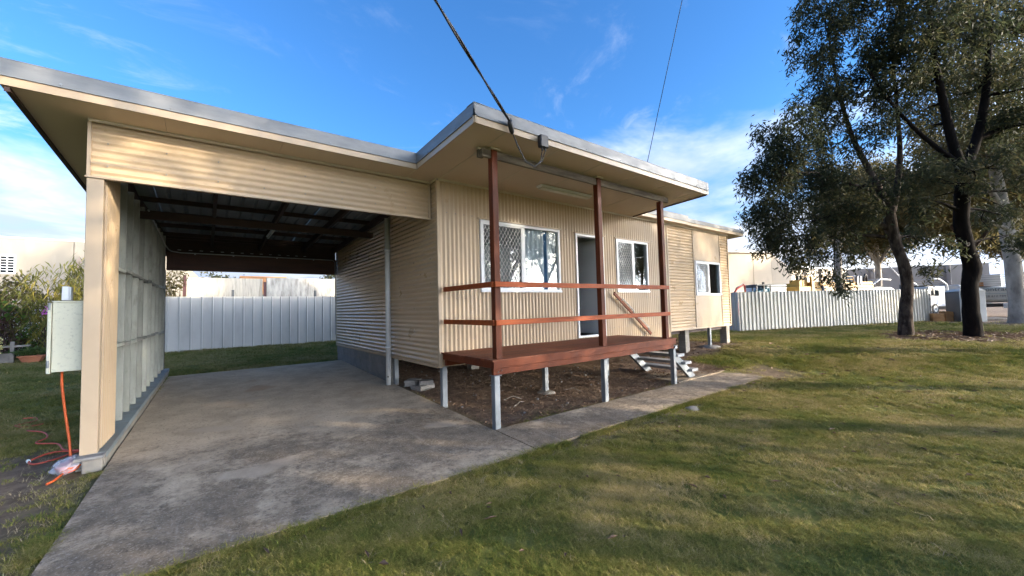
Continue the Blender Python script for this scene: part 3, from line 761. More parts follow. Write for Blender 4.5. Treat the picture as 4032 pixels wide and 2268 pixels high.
def pad(x, y, z, r=0.17, parent=None, name='footing'):
    mb = MB(); n = 14
    ring = lambda rr, zz: [(x + rr * (1 + 0.12 * noise.noise(Vector((k, x, y)))) * math.cos(2 * math.pi * k / n), y + rr * (1 + 0.12 * noise.noise(Vector((k, x, y)))) * math.sin(2 * math.pi * k / n), zz) for k in range(n)]
    mb.v = ring(r, z - 0.05) + ring(r * 0.9, z + 0.02) + ring(r * 0.55, z + 0.04) + [(x, y, z + 0.045)]
    for a in (0, n):
        mb.f += [(a + k, a + (k + 1) % n, a + n + (k + 1) % n, a + n + k) for k in range(n)]
    mb.f += [(2 * n + k, 2 * n + (k + 1) % n, 3 * n) for k in range(n)]
    return mb.build(name, 'stump', parent, smooth=True)
pad(11.10, YW + 0.06, zg(11.1, 5.46), 0.3, house)
# main roof: soffit, fascia, capping
XL, XR1, XR2 = -1.397, 9.73, 13.01
YV, YP = 5.185, 3.654
PX0, PX1 = 2.351, 7.649
def slope_box(name, m, parent, x0, x1, y0, y1, za, zb_, bev=0.0, kind=None):
    """box whose bottom/top follow the roof fall: z = ZS(y)+za .. ZS(y)+zb_"""
    mb = MB()
    mb.hexa([(x0, y0, ZS(y0) + za), (x1, y0, ZS(y0) + za), (x0, y1, ZS(y1) + za), (x1, y1, ZS(y1) + za),
             (x0, y0, ZS(y0) + zb_), (x1, y0, ZS(y0) + zb_), (x0, y1, ZS(y1) + zb_), (x1, y1, ZS(y1) + zb_)])
    return mb.build(name, m, parent, bev=bev, kind=kind)
roof = thing('roof', 'wide flat skillion roof with cream fascia and zinc capping over house, porch and carport', 'roof', (XC, YW, 3.5))
T = 0.018
def soff(x0, x1, y0, y1):
    slope_box('soffit_sheet', 'soffit', roof, x0 + 0.0015, x1 - 0.0015, y0, y1, 0.0, 0.008)
js = [PX0 + T, 2.80, 3.70, 4.60, 5.50, 6.40, 7.30, PX1 - T]
for a, c in zip(js, js[1:]):
    soff(a, c, YP + T, YW - 0.012)
    if c < PX1 - 0.1: slope_box('cover_strip', 'bead', roof, c - 0.011, c + 0.011, YP + T, YW - 0.03, -0.004, -0.0005)
js = [XL + T, -0.35, 0.70, 1.75, PX0 - 0.001]
for a, c in zip(js, js[1:]):
    soff(a, c, YV + T, 5.70)
slope_box('cover_strip', 'bead', roof, PX0 - 0.012, PX0 + 0.010, YV + T, 5.58, -0.004, -0.0005)
slope_box('soffit_sheet', 'soffit', roof, XL + T, -0.95, 5.701, 12.0, 0.0, 0.008)
slope_box('soffit_sheet', 'soffit', roof, 2.36, XC - 0.01, YW - 0.011, 5.70, 0.0, 0.008)
for a, c in zip([PX1, 8.5, 9.4, 10.3, 11.2, 12.1], [8.5, 9.4, 10.3, 11.2, 12.1, XR2 - T]):
    soff(a, c, YV + T, YW - 0.012)
slope_box('soffit_sheet', 'soffit', roof, 12.33, XR2 - T, YW - 0.011, 11.9, 0.0, 0.008)
# beads where walls meet the soffit
slope_box('soffit_bead', 'bead', roof, XC, 12.32, YW - 0.040, YW - 0.021, -0.030, -0.0008)
slope_box('soffit_bead', 'bead', roof, XC - 0.038, XC - 0.019, YW - 0.02, 5.58, -0.030, -0.0008)
slope_box('soffit_bead', 'bead', roof, -0.94, XC - 0.04, 5.560, 5.580, -0.028, -0.0008)
def edge(x0, y0, x1, y1, out, fas=0.067, cap=0.216, capm='zinc', ext=0.0):
    """fascia + folded metal capping along one roof edge; out = outward unit (2D)"""
    ox, oy = out
    def strip(name, m, a_in, a_out, za, zb_):
        if ox:   # runs along y
            xa, xb_ = sorted((x0 + ox * a_in, x0 + ox * a_out))
            slope_box(name, m, roof, xa, xb_, min(y0, y1), max(y0, y1), za, zb_)
        else:
            ya, yb_ = sorted((y0 + oy * a_in, y0 + oy * a_out))
            za2 = ZS(y0) - ZS((ya + yb_) / 2)
            MB().box(min(x0, x1), max(x0, x1), ya, yb_, ZS(y0) + za, ZS(y0) + zb_).build(name, m, roof)
    strip('fascia', 'trim', -T, 0.0, -0.006, fas + 0.02)
    h = cap - fas
    strip('capping', capm, 0.001, 0.014, fas + 0.002, fas + h * 0.52)
    strip('capping', capm, -0.004, 0.008, fas + h * 0.52 + 0.002, cap)
    strip('capping', capm, -0.14, 0.010, cap + 0.001, cap + 0.006)
    pts = []
    Ln = abs(x1 - x0) + abs(y1 - y0); k = 0.35
    while k < Ln:
        f = k / Ln; x = x0 + (x1 - x0) * f; y = y0 + (y1 - y0) * f
        pts.append((x + ox * 0.014, y + oy * 0.014, ZS(y) + fas + 0.028)); k += 0.75
    screws(pts, (ox, oy, 0), roof, 'capping_screw', 'galv', 0.010)
edge(XL, YV, PX0, YV, (0, -1))
edge(PX0, YV - 0.015, PX0, YP - 0.014, (-1, 0))
edge(PX0 - 0.014, YP, PX1 + 0.014, YP, (0, -1))
edge(PX1, YP + 0.001, PX1, YV - 0.015, (1, 0))
edge(PX1 + 0.001, YV, XR1, YV, (0, -1))
edge(XR1 + 0.001, YV + 0.02, XR2, YV + 0.02, (0, -1), cap=0.165)
edge(XL, YV + 0.001, XL, 12.0, (-1, 0))
edge(XR2, YV + 0.021, XR2, 12.0, (1, 0), cap=0.165)
box('edge_board', 'darktimber', roof, XL + T + 0.002, XL + T + 0.035, YV + T, 5.21, 3.44, 3.48)
slope_box('edge_board', 'darktimber', roof, XL + T + 0.002, XL + T + 0.032, YV + T + 0.03, 11.9, -0.035, -0.001)
slope_box('edge_board', 'beam', roof, PX1 - T - 0.03, PX1 - T - 0.002, YP + T, YV + 0.15, -0.022, -0.001)
# roof sheets (seen from below in the carport)
ca = -0.052
for (xa, xb_, ya, yb_) in ((XL + 0.01, PX0, YV + 0.02, 12.0), (PX0 + 0.001, PX1 - 0.01, YP + 0.02, 12.0), (PX1, XR2 - 0.01, YV + 0.04, 12.0)):
    O = (0, 0, ZS(0) + 0.052)
    L_ = math.hypot(1, ca)
    sheets('roof_sheet', 'roofsheet', roof, O, (1, 0, 0), (0, 1 / L_, ca / L_), (0, ca / L_, 1 / L_), TRIM, xa, xb_, ya, yb_, width=0.76)
# carport roof frame
def sl(name, m, x0, x1, y0, y1, za, zb_): return slope_box(name, m, roof, x0, x1, y0, y1, za, zb_)
for x in (-0.84, 0.10, 1.02, 1.94, 2.66):
    sl('rafter', 'darktimber', x - 0.025, x + 0.025, 5.64, 11.24, -0.150, -0.026)
for i, y in enumerate((5.9, 6.75, 7.5, 8.35, 9.2, 10.05, 10.85, 11.15)):
    sl('purlin', 'darktimber', -0.87, 2.76, y - 0.022, y + 0.022, -0.024, 0.048)
# ------------------------------------------------------------------ carport
carport = thing('carport', 'open carport with corrugated front panel, stud side wall and rear beam', 'carport', (-0.85, 5.6, 0.1))
yk = 5.605
sheets('front_panel_sheet', 'clad', carport, (0, yk, 0), (0, 0, 1), (1, 0, 0), (0, -1, 0), 'sine', 2.905, 3.452, -0.918, XC - 0.055, width=0.762)
box('bottom_trim', 'trim', carport, -0.955, XC - 0.022, yk - 0.022, yk + 0.035, 2.886, 2.904)
box('side_trim', 'trim', carport, -0.945, -0.919, yk - 0.02, yk + 0.02, 2.905, 3.452)
box('side_trim', 'trim', carport, XC - 0.054, XC - 0.024, yk - 0.024, yk + 0.01, 2.905, 3.452)
screws([(-0.80 + i * 0.45, yk - 0.009, z) for i in range(8) for z in (3.02, 3.25)], (0, -1, 0), carport)
box('panel_backing', 'darktimber', carport, -0.80, XC - 0.03, yk + 0.02, yk + 0.065, 2.92, 3.40)
# end post, wrapped in flat cream metal
box('end_post', 'trim', carport, -0.945, -0.822, yk - 0.004, yk + 0.10, 0.182, 2.885, bev=0.004)
box('side_trim', 'trim', carport, -0.835, -0.812, yk + 0.101, yk + 0.125, 0.20, 2.885)
def XW(y): return -0.84 + (y - 5.6) * 0.0275       # inner face of the stud wall
c_, s_ = math.cos(math.atan(0.0275)), math.sin(math.atan(0.0275))
WV = Vector((s_, c_, 0)); WN = Vector((c_, -s_, 0))
sheets('return_sheet', 'clad', carport, (XW(5.6) + 0.018, 5.6, 0), WV, (0, 0, 1), WN, 'deep', 0.125, 0.72, 0.205, 3.18, width=2)
MW = Matrix((WN, WV, Vector((0, 0, 1)))).transposed().to_4x4(); MW.translation = (-0.84, 5.6, 0)
def wbox(name, m, x0, x1, y0, y1, z0, z1, bev=0.004, dz=None):
    mb = MB(); mb.box(x0, x1, y0, y1, z0, z1, MW); return mb.build(name, m, carport, bev=bev)
sheets('wall_sheet', 'clad', carport, (-0.967, 5.64, 0), WV, (0, 0, 1), -WN, 'sine', 0.22, 5.72, 0.2, 3.15, width=0.762)
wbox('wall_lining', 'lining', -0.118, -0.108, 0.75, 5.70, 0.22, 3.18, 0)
ys_ = [0.86 + 0.462 * i for i in range(11)]
for i, y in enumerate(ys_):
    z0 = zslab(5.6 + y) + 0.125
    wbox('stud', 'stud', -0.098 + random.uniform(-.003, .003), 0.0 + random.uniform(-.004, .004), y - 0.019, y + 0.019, z0, 3.20)
    if i < len(ys_) - 1:
        for zz in (2.075, 1.165):
            zz += random.uniform(-0.02, 0.02) + 0.012 * (i % 2)
            wbox('nogging', 'stud', -0.096, 0.006, y + 0.020, ys_[i + 1] - 0.020, zz - 0.022, zz + 0.022)
wbox('top_plate', 'darktimber', -0.088, 0.0, 0.10, 5.70, 3.201, 3.25)
# kerb, its strip of flashing, and the pier at the front
mb = MB(); n = 12
for i in range(n):
    a, c = 5.62 + (11.25 - 5.62) * i / n, 5.62 + (11.25 - 5.62) * (i + 1) / n
    za, zc_ = zslab(a) + 0.118, zslab(c) + 0.118
    mb.hexa([(XW(a) - 0.13, a, -0.1), (XW(a) + 0.075, a, -0.1), (XW(c) - 0.13, c, -0.1), (XW(c) + 0.075, c, -0.1),
             (XW(a) - 0.13, a, za), (XW(a) + 0.075, a, za), (XW(c) - 0.13, c, zc_), (XW(c) + 0.075, c, zc_)])
mb.build('kerb', 'kerb', carport)
for i in range(6):
    a, c = 5.60 + i * 0.945, 5.60 + (i + 1) * 0.945 - 0.003
    za, zc_ = zslab(a) + 0.12, zslab(c) + 0.12
    mb = MB().hexa([(XW(a) - 0.06, a, za), (XW(a) + 0.082, a, za), (XW(c) - 0.06, c, zc_), (XW(c) + 0.082, c, zc_),
             (XW(a) - 0.06, a, za + 0.006), (XW(a) + 0.082, a, za + 0.006), (XW(c) - 0.06, c, zc_ + 0.006), (XW(c) + 0.082, c, zc_ + 0.006)])
    mb.hexa([(XW(a) + 0.077, a, za - 0.05), (XW(a) + 0.082, a, za - 0.05), (XW(c) + 0.077, c, zc_ - 0.05), (XW(c) + 0.082, c, zc_ - 0.05),
             (XW(a) + 0.077, a, za - .001), (XW(a) + 0.082, a, za - .001), (XW(c) + 0.077, c, zc_ - .001), (XW(c) + 0.082, c, zc_ - .001)])
    mb.build('flashing_strip', 'flash', carport)
box('pier', 'kerb', carport, -0.915, -0.775, 5.52, 5.618, -0.15, 0.150, bev=0.008)
box('pier_cap', 'stone', carport, -0.965, -0.760, 5.49, 5.70, 0.151, 0.180, bev=0.006)
# rear beam; dark board added behind it to shut out the sky above
box('rear_beam', 'beam', carport, -0.68, XC - 0.012, 11.25, 11.35, 2.49, 2.885, bev=0.004)
box('sky_block_board', 'darktimber', carport, -0.75, XC - 0.012, 11.36, 11.39, 2.80, 3.20)
box('rear_post', 'darktimber', carport, -0.74, -0.69, 11.25, 11.35, 0.25, 2.49)
pts = [(-0.60, 11.235, 2.90 + 0.0)] + [(-0.45 + i * 0.4, 11.235, 2.875) for i in range(8)] + [(2.66, 11.235, 2.87), (2.72, 11.235, 2.83), (2.73, 11.235, 2.4), (2.73, 11.235, 0.9)]
MB().tube([(-0.70, 8.0, 3.10), (-0.68, 10.9, 2.98), (-0.64, 11.15, 2.92)] + pts, 0.011, 6).build('conduit', 'alum', carport)
mb = MB()
for x in (-0.2, 0.5, 1.38, 2.2): mb.box(x - .015, x + .015, 11.222, 11.248, 2.845, 2.885)
mb.build('conduit_clip', 'alum', carport, kind='stuff')
mb = MB()
for i in range(14): mb.box(-0.50 + i * 0.19, -0.44 + i * 0.19, 11.24, 11.249, 2.93, 2.945)
mb.build('rib_gap_glint', 'alum', carport, kind='stuff')  # pale bars standing in for daylight glinting through the rib gaps
mb = MB(); mb.box(-0.84, 2.66, 8.0, 8.05, 2.965, 3.075)
mb.build('cross_beam', 'darktimber', carport)
def batten_light(name, label, x0, x1, y0, y1, z):
    t = thing(name, label, 'light', ((x0 + x1) / 2, (y0 + y1) / 2, z), None)
    box('base', 'white', t, x0, x1, y0, y1, z - 0.028, z, bev=0.004)
    lx, ly = x1 - x0, y1 - y0; e = 0.018
    box('diffuser', 'tube', t, x0 + e, x1 - e, y0 + e, y1 - e, z - 0.062, z - 0.029, bev=0.012)
    return t
batten_light('batten_light', 'long flat batten light on the porch ceiling', 4.34, 5.58, 4.76, 4.90, ZS(4.8) - 0.006)
batten_light('batten_light', 'slim batten light fixed to the dark carport rafter', 0.99, 1.06, 8.5, 9.75, 3.135)

# downpipe
dp = thing('downpipe', 'white plastic downpipe standing against the corrugated side wall', 'downpipe', (2.70, 7.30, 0.12))
MB().tube([(2.695, 7.30, 0.125), (2.695, 7.30, 3.33)], 0.047, 16).build('pipe', 'pvc', dp, smooth=True)
for z in (0.78, 2.6): MB().tube([(2.695, 7.30, z), (2.695, 7.30, z + 0.06)], 0.053, 16).build('joint_collar', 'pvc', dp, smooth=True)
MB().cyl((2.67, 7.255, 0.28), (2.665, 7.2505, 0.28), 0.014, 10).build('outlet_hole', 'black', dp)

# ------------------------------------------------------------------ porch deck
deck = thing('porch_deck', 'red stained timber porch deck with posts and rails on galvanised legs', 'deck', (4.9, 4.7, 0.0))
DY = 4.045
nb = 14; bw = (5.385 - DY) / nb
for i in range(nb):
    y = DY + i * bw
    box('deck_board', 'deck', deck, 2.792 + random.uniform(-.012, .012), 6.985 + random.uniform(-.012, .012), y + 0.002, y + bw - 0.002, 0.829 + random.uniform(-.0008, .0008), 0.851 + random.uniform(-.0008, .0008), bev=0.003)
box('fascia_board', 'stain', deck, 2.815, 6.965, DY + 0.012, DY + 0.040, 0.742, 0.828, bev=0.003)
box('bearer', 'stain', deck, 2.83, 6.93, DY + 0.041, DY + 0.09, 0.657, 0.741, bev=0.003)
box('side_joist', 'stain', deck, 2.815, 2.850, DY + 0.041, 5.38, 0.742, 0.828, bev=0.003)
box('side_joist', 'stain', deck, 6.930, 6.965, DY + 0.041, 5.38, 0.742, 0.828, bev=0.003)
box('bearer', 'stain', deck, 2.83, 6.93, 5.30, 5.35, 0.657, 0.741)
for i in range(8):
    x = 3.3 + i * 0.47
    box('joist', 'darktimber', deck, x, x + 0.04, DY + 0.091, 5.29, 0.70, 0.828)
for x in (2.90, 6.86):
    mb = MB()
    for k in (0, 1): mb.cyl((x + 0.05 * k, DY + 0.030, 0.69 + 0.02 * k), (x + 0.05 * k, DY + 0.018 + 0.02, 0.69 + 0.02 * k), 0.011, 8)
    mb.build('coach_bolt', 'beam', deck)
for (x, y, zb) in ((2.87, 4.10, -0.02), (4.945, 4.10, -0.03), (6.915, 4.10, -0.02)):
    steel_post('steel_leg', x, y, zb, 0.655, deck)
for (x, y) in ((4.66, 5.16),):
    steel_post('steel_leg', x, y, 0.0, 0.655, deck); pad(x, y, 0.01, 0.17, deck)
for i, (x, top) in enumerate(((2.925, ZS(4.13) - 0.002), (4.965, ZS(4.13) - 0.002), (6.745, 3.405))):
    o = box('post', 'post', deck, x - 0.045, x + 0.045, DY + 0.04, DY + 0.13, 0.852, top, bev=0.004)
    if i < 2:
        MB().box(x - 0.075, x + 0.075, DY + 0.012, DY + 0.16, top - 0.022, top - 0.0005).build('collar', 'bead', o)
YR0, YR1 = DY - 0.002, DY + 0.037
for (a, c) in ((1.756, 1.824), (1.272, 1.340)):
    box('rail', 'rail', deck, 2.86, 6.80, YR0, YR1, a, c, bev=0.003)
    box('rail', 'rail', deck, 2.832, 2.872, YR1 + 0.002, YW - 0.03, a, c, bev=0.003)
bm_ = box('roof_beam', 'greybeam', deck, 2.74, 6.99, DY + 0.055, DY + 0.10, 3.415, 3.515, bev=0.004)
box('roof_beam', 'greybeam', deck, 2.72, 2.80, DY + 0.105, DY + 0.15, 3.415, 3.515, bev=0.004)
box('beam_bead', 'bead', deck, 2.71, 7.00, DY + 0.103, DY + 0.14, 3.517, 3.542)

# steps
steps = thing('steps', 'pale grey open steel steps going down from the right end of the porch', 'steps', (7.4, 4.7, 0.02))
for (xr, z) in ((7.065, 0.700), (7.30, 0.528), (7.545, 0.362), (7.79, 0.197)):
    xl_ = xr - 0.225 if xr > 7.2 else 6.99
    MB().box(xl_, xr, 4.09, 5.28, z - 0.05, z).build('tread', 'alum', steps, bev=0.003)
for y in (4.20, 5.18):
    mb = MB()
    mb.hexa([(6.98, y - .03, 0.50), (6.98, y + .03, 0.50), (7.62, y - .03, 0.012), (7.62, y + .03, 0.012),
             (6.98, y - .03, 0.68), (6.98, y + .03, 0.68), (7.83, y - .03, 0.035), (7.83, y + .03, 0.035)])
    st = mb.build('stringer', 'galv', steps, bev=0.003)

# handrail on the wall
hr = thing('handrail', 'sloping timber handrail fixed to the wall below the small window', 'handrail', (7.4, 5.3, 1.3))
yh = 5.30
p0, p1 = Vector((6.79, yh, 1.745)), Vector((8.07, yh, 0.815))
MB().bar(p0, p1, 0.032, 0.065).build('rail', 'stain', hr, bev=0.004)
d = (p1 - p0)
for (fa, fb) in ((0.17, 0.47), (0.60, 0.90)):
    a = p0 + d * fa; c = p0 + d * fb; n_ = Vector((0.59, 0, 0.81)) * 0.055; o_ = Vector((0, -0.03, 0))
    MB().tube([a + o_, a + o_ + n_ * 0.9 + d * 0.01, (a + c) / 2 + o_ + n_, c + o_ + n_ * 0.9 - d * 0.01, c + o_], 0.008, 6).build('grab_loop', 'alum', hr, smooth=True)
for f in (0.15, 0.85):
    a = p0 + d * f; MB().cyl(a, (a.x, YW - 0.005, a.z), 0.012, 8).build('bracket', 'galv', hr)

# electrical: clamp, box, service cable
jb = thing('junction_box', 'black cable junction box on the porch fascia', 'junction box', (3.33, 3.63, 3.55))
MB().box(3.262, 3.398, 3.565, 3.636, 3.475, 3.635).build('lid', 'black', jb, bev=0.012)
for dx in (0.0, 0.05): MB().cyl((3.31 + dx, 3.60, 3.474), (3.31 + dx, 3.60, 3.440), 0.011, 8).build('gland', 'black', jb)
def cat(p, q, sag, n=24):
    p = Vector(p); q = Vector(q)
    return [p.lerp(q, i / n) + Vector((0, 0, -sag * 4 * (i / n) * (1 - i / n))) for i in range(n + 1)]
sc = thing('service_cable', 'thick black twisted power cable coming down to the porch roof', 'cable', (2.83, 3.6, 3.67))
top = Vector((1.104, 2.0, 3.314)); cl_ = Vector((2.815, 3.60, 3.67))
dv = Vector((1.546, 2.8, 4.043)) - cl_
far = cl_ + Vector((-1.65, -1.15, 0.85)) * 0.0
far = cl_ + (Vector((1.546, 2.8, 4.043)) - cl_) * 12
path = cat(cl_, far, 0.5, 160)
mb = MB()
for ph in (0, math.pi):
    pts = []
    for i, p in enumerate(path):
        t0 = i * 0.42 + ph
        dr = (path[min(i + 1, len(path) - 1)] - path[max(i - 1, 0)]).normalized(); a = dr.orthogonal().normalized(); b2 = dr.cross(a)
        pts.append(p + (a * math.cos(t0) + b2 * math.sin(t0)) * 0.008)
    mb.tube(pts, 0.0095, 6)
mb.build('strand', 'black', sc, smooth=True, kind='stuff')
MB().tube([cl_ + Vector((-.02, -.01, .03)), cl_ + Vector((0, 0, -.02)), cl_ + Vector((.03, 0.01, -.10)), cl_ + Vector((.04, 0.01, -.13))], [0.02, 0.035, 0.03, 0.014], 8).build('clamp', 'black', sc, smooth=True)
for k in (0, 1):
    MB().tube([cl_ + Vector((.04, .01, -.12)), (2.92 + .01 * k, 3.60, 3.40), (3.03, 3.60, 3.24 + .012 * k), (3.17, 3.60, 3.20 + .012 * k), (3.28 + .02 * k, 3.60, 3.30), (3.31 + .05 * k, 3.60, 3.445)], 0.0065, 6).build('tail', 'black', sc, smooth=True)
tw = thing('overhead_wire', 'thin dark wire rising from behind the roof into the sky', 'wire', (14.74, 9.0, 7.0))
MB().tube(cat((15.2, 11.2, 3.2), (13.2, 5.2, 17.5), 0.0, 12), 0.014, 5).build('wire_strand', 'black', tw)

# meter cabinet at the back of the end post
cb = thing('meter_cabinet', 'cream metal meter cabinet with flaking paint beside the carport post', 'cabinet', (-1.07, 5.75, 1.0))
box('body', 'cabinet', cb, -1.165, -0.962, 5.72, 6.15, 0.985, 1.655, bev=0.004)
box('door', 'cabinet', cb, -1.195, -1.169, 5.705, 6.15, 0.975, 1.650, bev=0.003)
for z in (1.03, 1.58): MB().cyl((-1.183, 5.702, z), (-1.183, 5.702, z + 0.07), 0.009, 8).build('hinge', 'galv', cb)
box('top_lip', 'cabinet', cb, -1.17, -0.962, 5.708, 6.16, 1.656, 1.668)
sb = thing('small_white_box', 'small white weatherproof box standing on the meter cabinet', 'box', (-1.09, 5.8, 1.67))
box('base', 'black', sb, -1.128, -1.055, 5.775, 5.87, 1.669, 1.676)
box('cover', 'white', sb, -1.122, -1.072, 5.78, 5.865, 1.677, 1.812, bev=0.004)
box('hinged_side', 'white', sb, -1.070, -1.060, 5.782, 5.863, 1.677, 1.808, bev=0.002)

# cords and bag on the ground
cord = MB().tube([(-1.118, 5.85, 0.985), (-1.115, 5.845, 0.86), (-1.10, 5.84, 0.70), (-1.075, 5.83, 0.5), (-1.045, 5.80, 0.30), (-1.025, 5.76, 0.14), (-1.02, 5.72, 0.02)], 0.011, 8).build('extension_cord', 'orange', None, smooth=True)
tag(cord, 'bright orange cord hanging from the meter cabinet to the ground', 'cord')
zz = lambda x, y, o=0.012: zg(x, y) + o + 0.014
P = [(-0.93, 6.28), (-1.051, 6.306), (-1.191, 6.407), (-1.30, 6.72), (-1.50, 6.90), (-1.46, 7.1), (-1.55, 7.4), (-1.732, 7.621)]
def spl(P, n=5, c=False):
    out = []; m = len(P)
    for i in range(m - 1):
        a, b_, c_1, d_ = P[max(i - 1, 0)], P[i], P[i + 1], P[min(i + 2, m - 1)]
        for k in range(n):
            u = k / n
            out.append(tuple(0.5 * ((2 * b_[j]) + (-a[j] + c_1[j]) * u + (2 * a[j] - 5 * b_[j] + 4 * c_1[j] - d_[j]) * u * u + (-a[j] + 3 * b_[j] - 3 * c_1[j] + d_[j]) * u ** 3) for j in range(len(b_))))
    out.append(P[-1]); return out
mb = MB()
for PP in (P, [(-0.93, 6.24), (-1.051, 6.28), (-1.262, 6.383), (-1.36, 6.26), (-1.379, 6.145), (-1.306, 6.04), (-1.182, 6.107), (-1.10, 6.22), (-1.02, 6.27)]):
    mb.tube([(x, y, zz(x, y)) for x, y in spl(PP)], 0.009, 6)
rc = thing('red_hose', 'faded red air hose lying in loops on the lawn left of the carport', 'hose', (-1.2, 6.4, 0.0))
mb.build('hose', 'redcord', rc, smooth=True)
MB().cyl((-1.385, 6.17, zz(-1.4, 6.15)), (-1.40, 6.22, zz(-1.4, 6.15)), 0.016, 8).build('fitting', 'white', rc)
# second stretch of hose further up the lawn
PP = [(-1.95, 8.4), (-1.83, 8.35), (-1.78, 8.15), (-1.92, 8.0), (-1.80, 7.85), (-1.66, 7.9)]
tag(MB().tube([(x, y, zz(x, y)) for x, y in spl(PP)], 0.009, 6).build('red_hose', 'redcord', None, smooth=True), 'short squiggle of red hose further up the lawn', 'hose')
# bag
bag = thing('plastic_bag', 'translucent plastic bag with an orange cord coiled inside, on the soil by the pier', 'bag', (-1.02, 5.65, 0.0))
bmh = bmesh.new(); bmesh.ops.create_icosphere(bmh, subdivisions=4, radius=1)
zb0 = zg(-1.02, 5.65)
for v in bmh.verts:
    n3 = noise.noise(v.co * 2.4) * 0.24 + noise.noise(v.co * 7) * 0.07
    v.co *= 1 + n3
    v.co = Vector((v.co.x * 0.115 - 1.015 + 0.03 * v.co.z, v.co.y * 0.15 + 5.66, zb0 + 0.066 + max(v.co.z, -0.9) * 0.075))
me = bpy.data.meshes.new('film'); bmh.to_mesh(me); bmh.free()
for p in me.polygons: p.use_smooth = True
fm = bpy.data.materials.new('thin_plastic_film'); fm.use_nodes = True; ft = fm.node_tree; ft.nodes.clear()
fo = ft.nodes.new('ShaderNodeOutputMaterial'); f1 = ft.nodes.new('ShaderNodeBsdfTransparent'); f2 = ft.nodes.new('ShaderNodeBsdfPrincipled'); f3 = ft.nodes.new('ShaderNodeMixShader')
f2.inputs['Base Color'].default_value = (0.62, 0.64, 0.70, 1); f2.inputs['Roughness'].default_value = 0.25; f3.inputs[0].default_value = 0.42
ft.links.new(f1.outputs[0], f3.inputs[1]); ft.links.new(f2.outputs[0], f3.inputs[2]); ft.links.new(f3.outputs[0], fo.inputs[0]); MT['film'] = fm
me.materials.append(fm); link(bpy.data.objects.new('film', me), bag)
mb = MB()
for k in range(4):
    r_ = 0.05 + 0.01 * k
    mb.tube([(-1.01 + r_ * math.cos(a * math.pi / 8), 5.62 + r_ * 1.2 * math.sin(a * math.pi / 8), zb0 + 0.03 + 0.014 * k + 0.006 * math.sin(a + k)) for a in range(17)], 0.012, 6)
mb.build('coiled_cord', 'orange', bag, smooth=True)
MB().tube([(-1.03, 5.56, zb0 + 0.03), (-1.05, 5.46, zb0 + 0.02), (-1.06, 5.38, zb0 + 0.02), (-1.09, 5.33, zb0 + 0.015)], 0.010, 6).build('cord_tail', 'orange', bag, smooth=True)
mb = MB()
for k in range(6): mb.quad((-2.6 + .1 * k, 10.6 + .05 * (k % 2), zg(-2.5, 10.6) + .03), (-2.5 + .1 * k, 10.5, zg(-2.5, 10.6) + .04 + .03 * (k % 2)), (-2.48 + .1 * k, 10.75, zg(-2.5, 10.6) + .09), (-2.62 + .1 * k, 10.8, zg(-2.5, 10.6) + .03))

# rubble lumps beside the slab
def lump(name, label, x, y, z, sx, sy, sz, m='stone', seed=0, cat='lump', rot=0.0, cube=True, parent=None):
    bm = bmesh.new()
    if cube:
        bmesh.ops.create_cube(bm, size=2); bmesh.ops.subdivide_edges(bm, edges=bm.edges[:], cuts=3, use_grid_fill=True)
    else:
        bmesh.ops.create_icosphere(bm, subdivisions=3, radius=1.2)
    Rm = Matrix.Rotation(rot, 3, 'Z')
    for v in bm.verts:
        c = v.co.copy()
        if cube: c = c * (0.86 + 0.14 / max(c.length, 0.7) * 1.2)
        c *= 1 + 0.16 * noise.noise(c * 1.3 + Vector((seed, 0, 0))) + 0.06 * noise.noise(c * 4 + Vector((seed, 2, 0)))
        c = Rm @ Vector((c.x * sx, c.y * sy, c.z * sz)); v.co = c + Vector((x, y, z))
    me = bpy.data.meshes.new(name); bm.to_mesh(me); bm.free(); me.materials.append(MT[m])
    for p in me.polygons: p.use_smooth = not cube
    o = bpy.data.objects.new(name, me); link(o, parent)
    if label: tag(o, label, cat)
    return o
lump('concrete_lump', 'flat broken concrete lump lowest of the pile beside the slab', 3.12, 6.75, 0.10, 0.17, 0.13, 0.05, seed=1, rot=0.3)
lump('concrete_lump', 'dark concrete lump lying on top at the right of the pile', 3.17, 6.72, 0.185, 0.12, 0.09, 0.04, 'block', seed=2, rot=-0.4)
lump('concrete_lump', 'white-topped concrete lump at the left of the pile', 3.02, 6.95, 0.17, 0.13, 0.11, 0.055, seed=3, rot=0.7)
lump('rock', 'rough dark broken concrete piece half buried in the lawn by the path edge', 5.68, 3.10, -0.09, 0.15, 0.10, 0.05, 'block', 5, 'rock', 0.3, cube=False)

# ------------------------------------------------------------------ fences
def fence(name, label, A, B, zb, zt, kind, m, nrm_side, width, posts=(), rail=True):
    A = Vector((A[0], A[1], 0)); B = Vector((B[0], B[1], 0)); U = (B - A).normalized(); Ln = (B - A).length
    Nn = Vector((U.y, -U.x, 0)) * nrm_side
    t = thing(name, label, 'fence', (A.x, A.y, zb))
    zbf = zb if not callable(zb) else zb
    sheets('fence_sheet', m, t, A, U, (0, 0, 1), Nn, kind, 0, Ln, zb, zt, width=width)
    for z in (zb + 0.35, zt - 0.25):
        p = A - Nn * 0.03; q = B - Nn * 0.03
        MB().bar((p.x, p.y, z), (q.x, q.y, z), 0.03, 0.06).build('rail', 'greysteel', t)
    for s in posts:
        p = A + U * s - Nn * 0.08
        MB().box(p.x - .035, p.x + .035, p.y - .035, p.y + .035, zb - 0.2, zt + 0.22).build('post', 'greysteel', t)
    return t
fence('steel_fence', 'long ribbed off-white steel fence behind the trees on the right', (17.5, 7.34), (28.55, 3.02), 0.235, 1.895, RIBF, 'creamfence', 1, 0.8,
      posts=(4.9, 10.0))
fence('steel_fence', 'bluish-white steel fence running back from the corner behind the house', (21.2, 15.7), (17.53, 7.325), 0.235, 1.895, RIBF, 'whitefence', 1, 0.8)
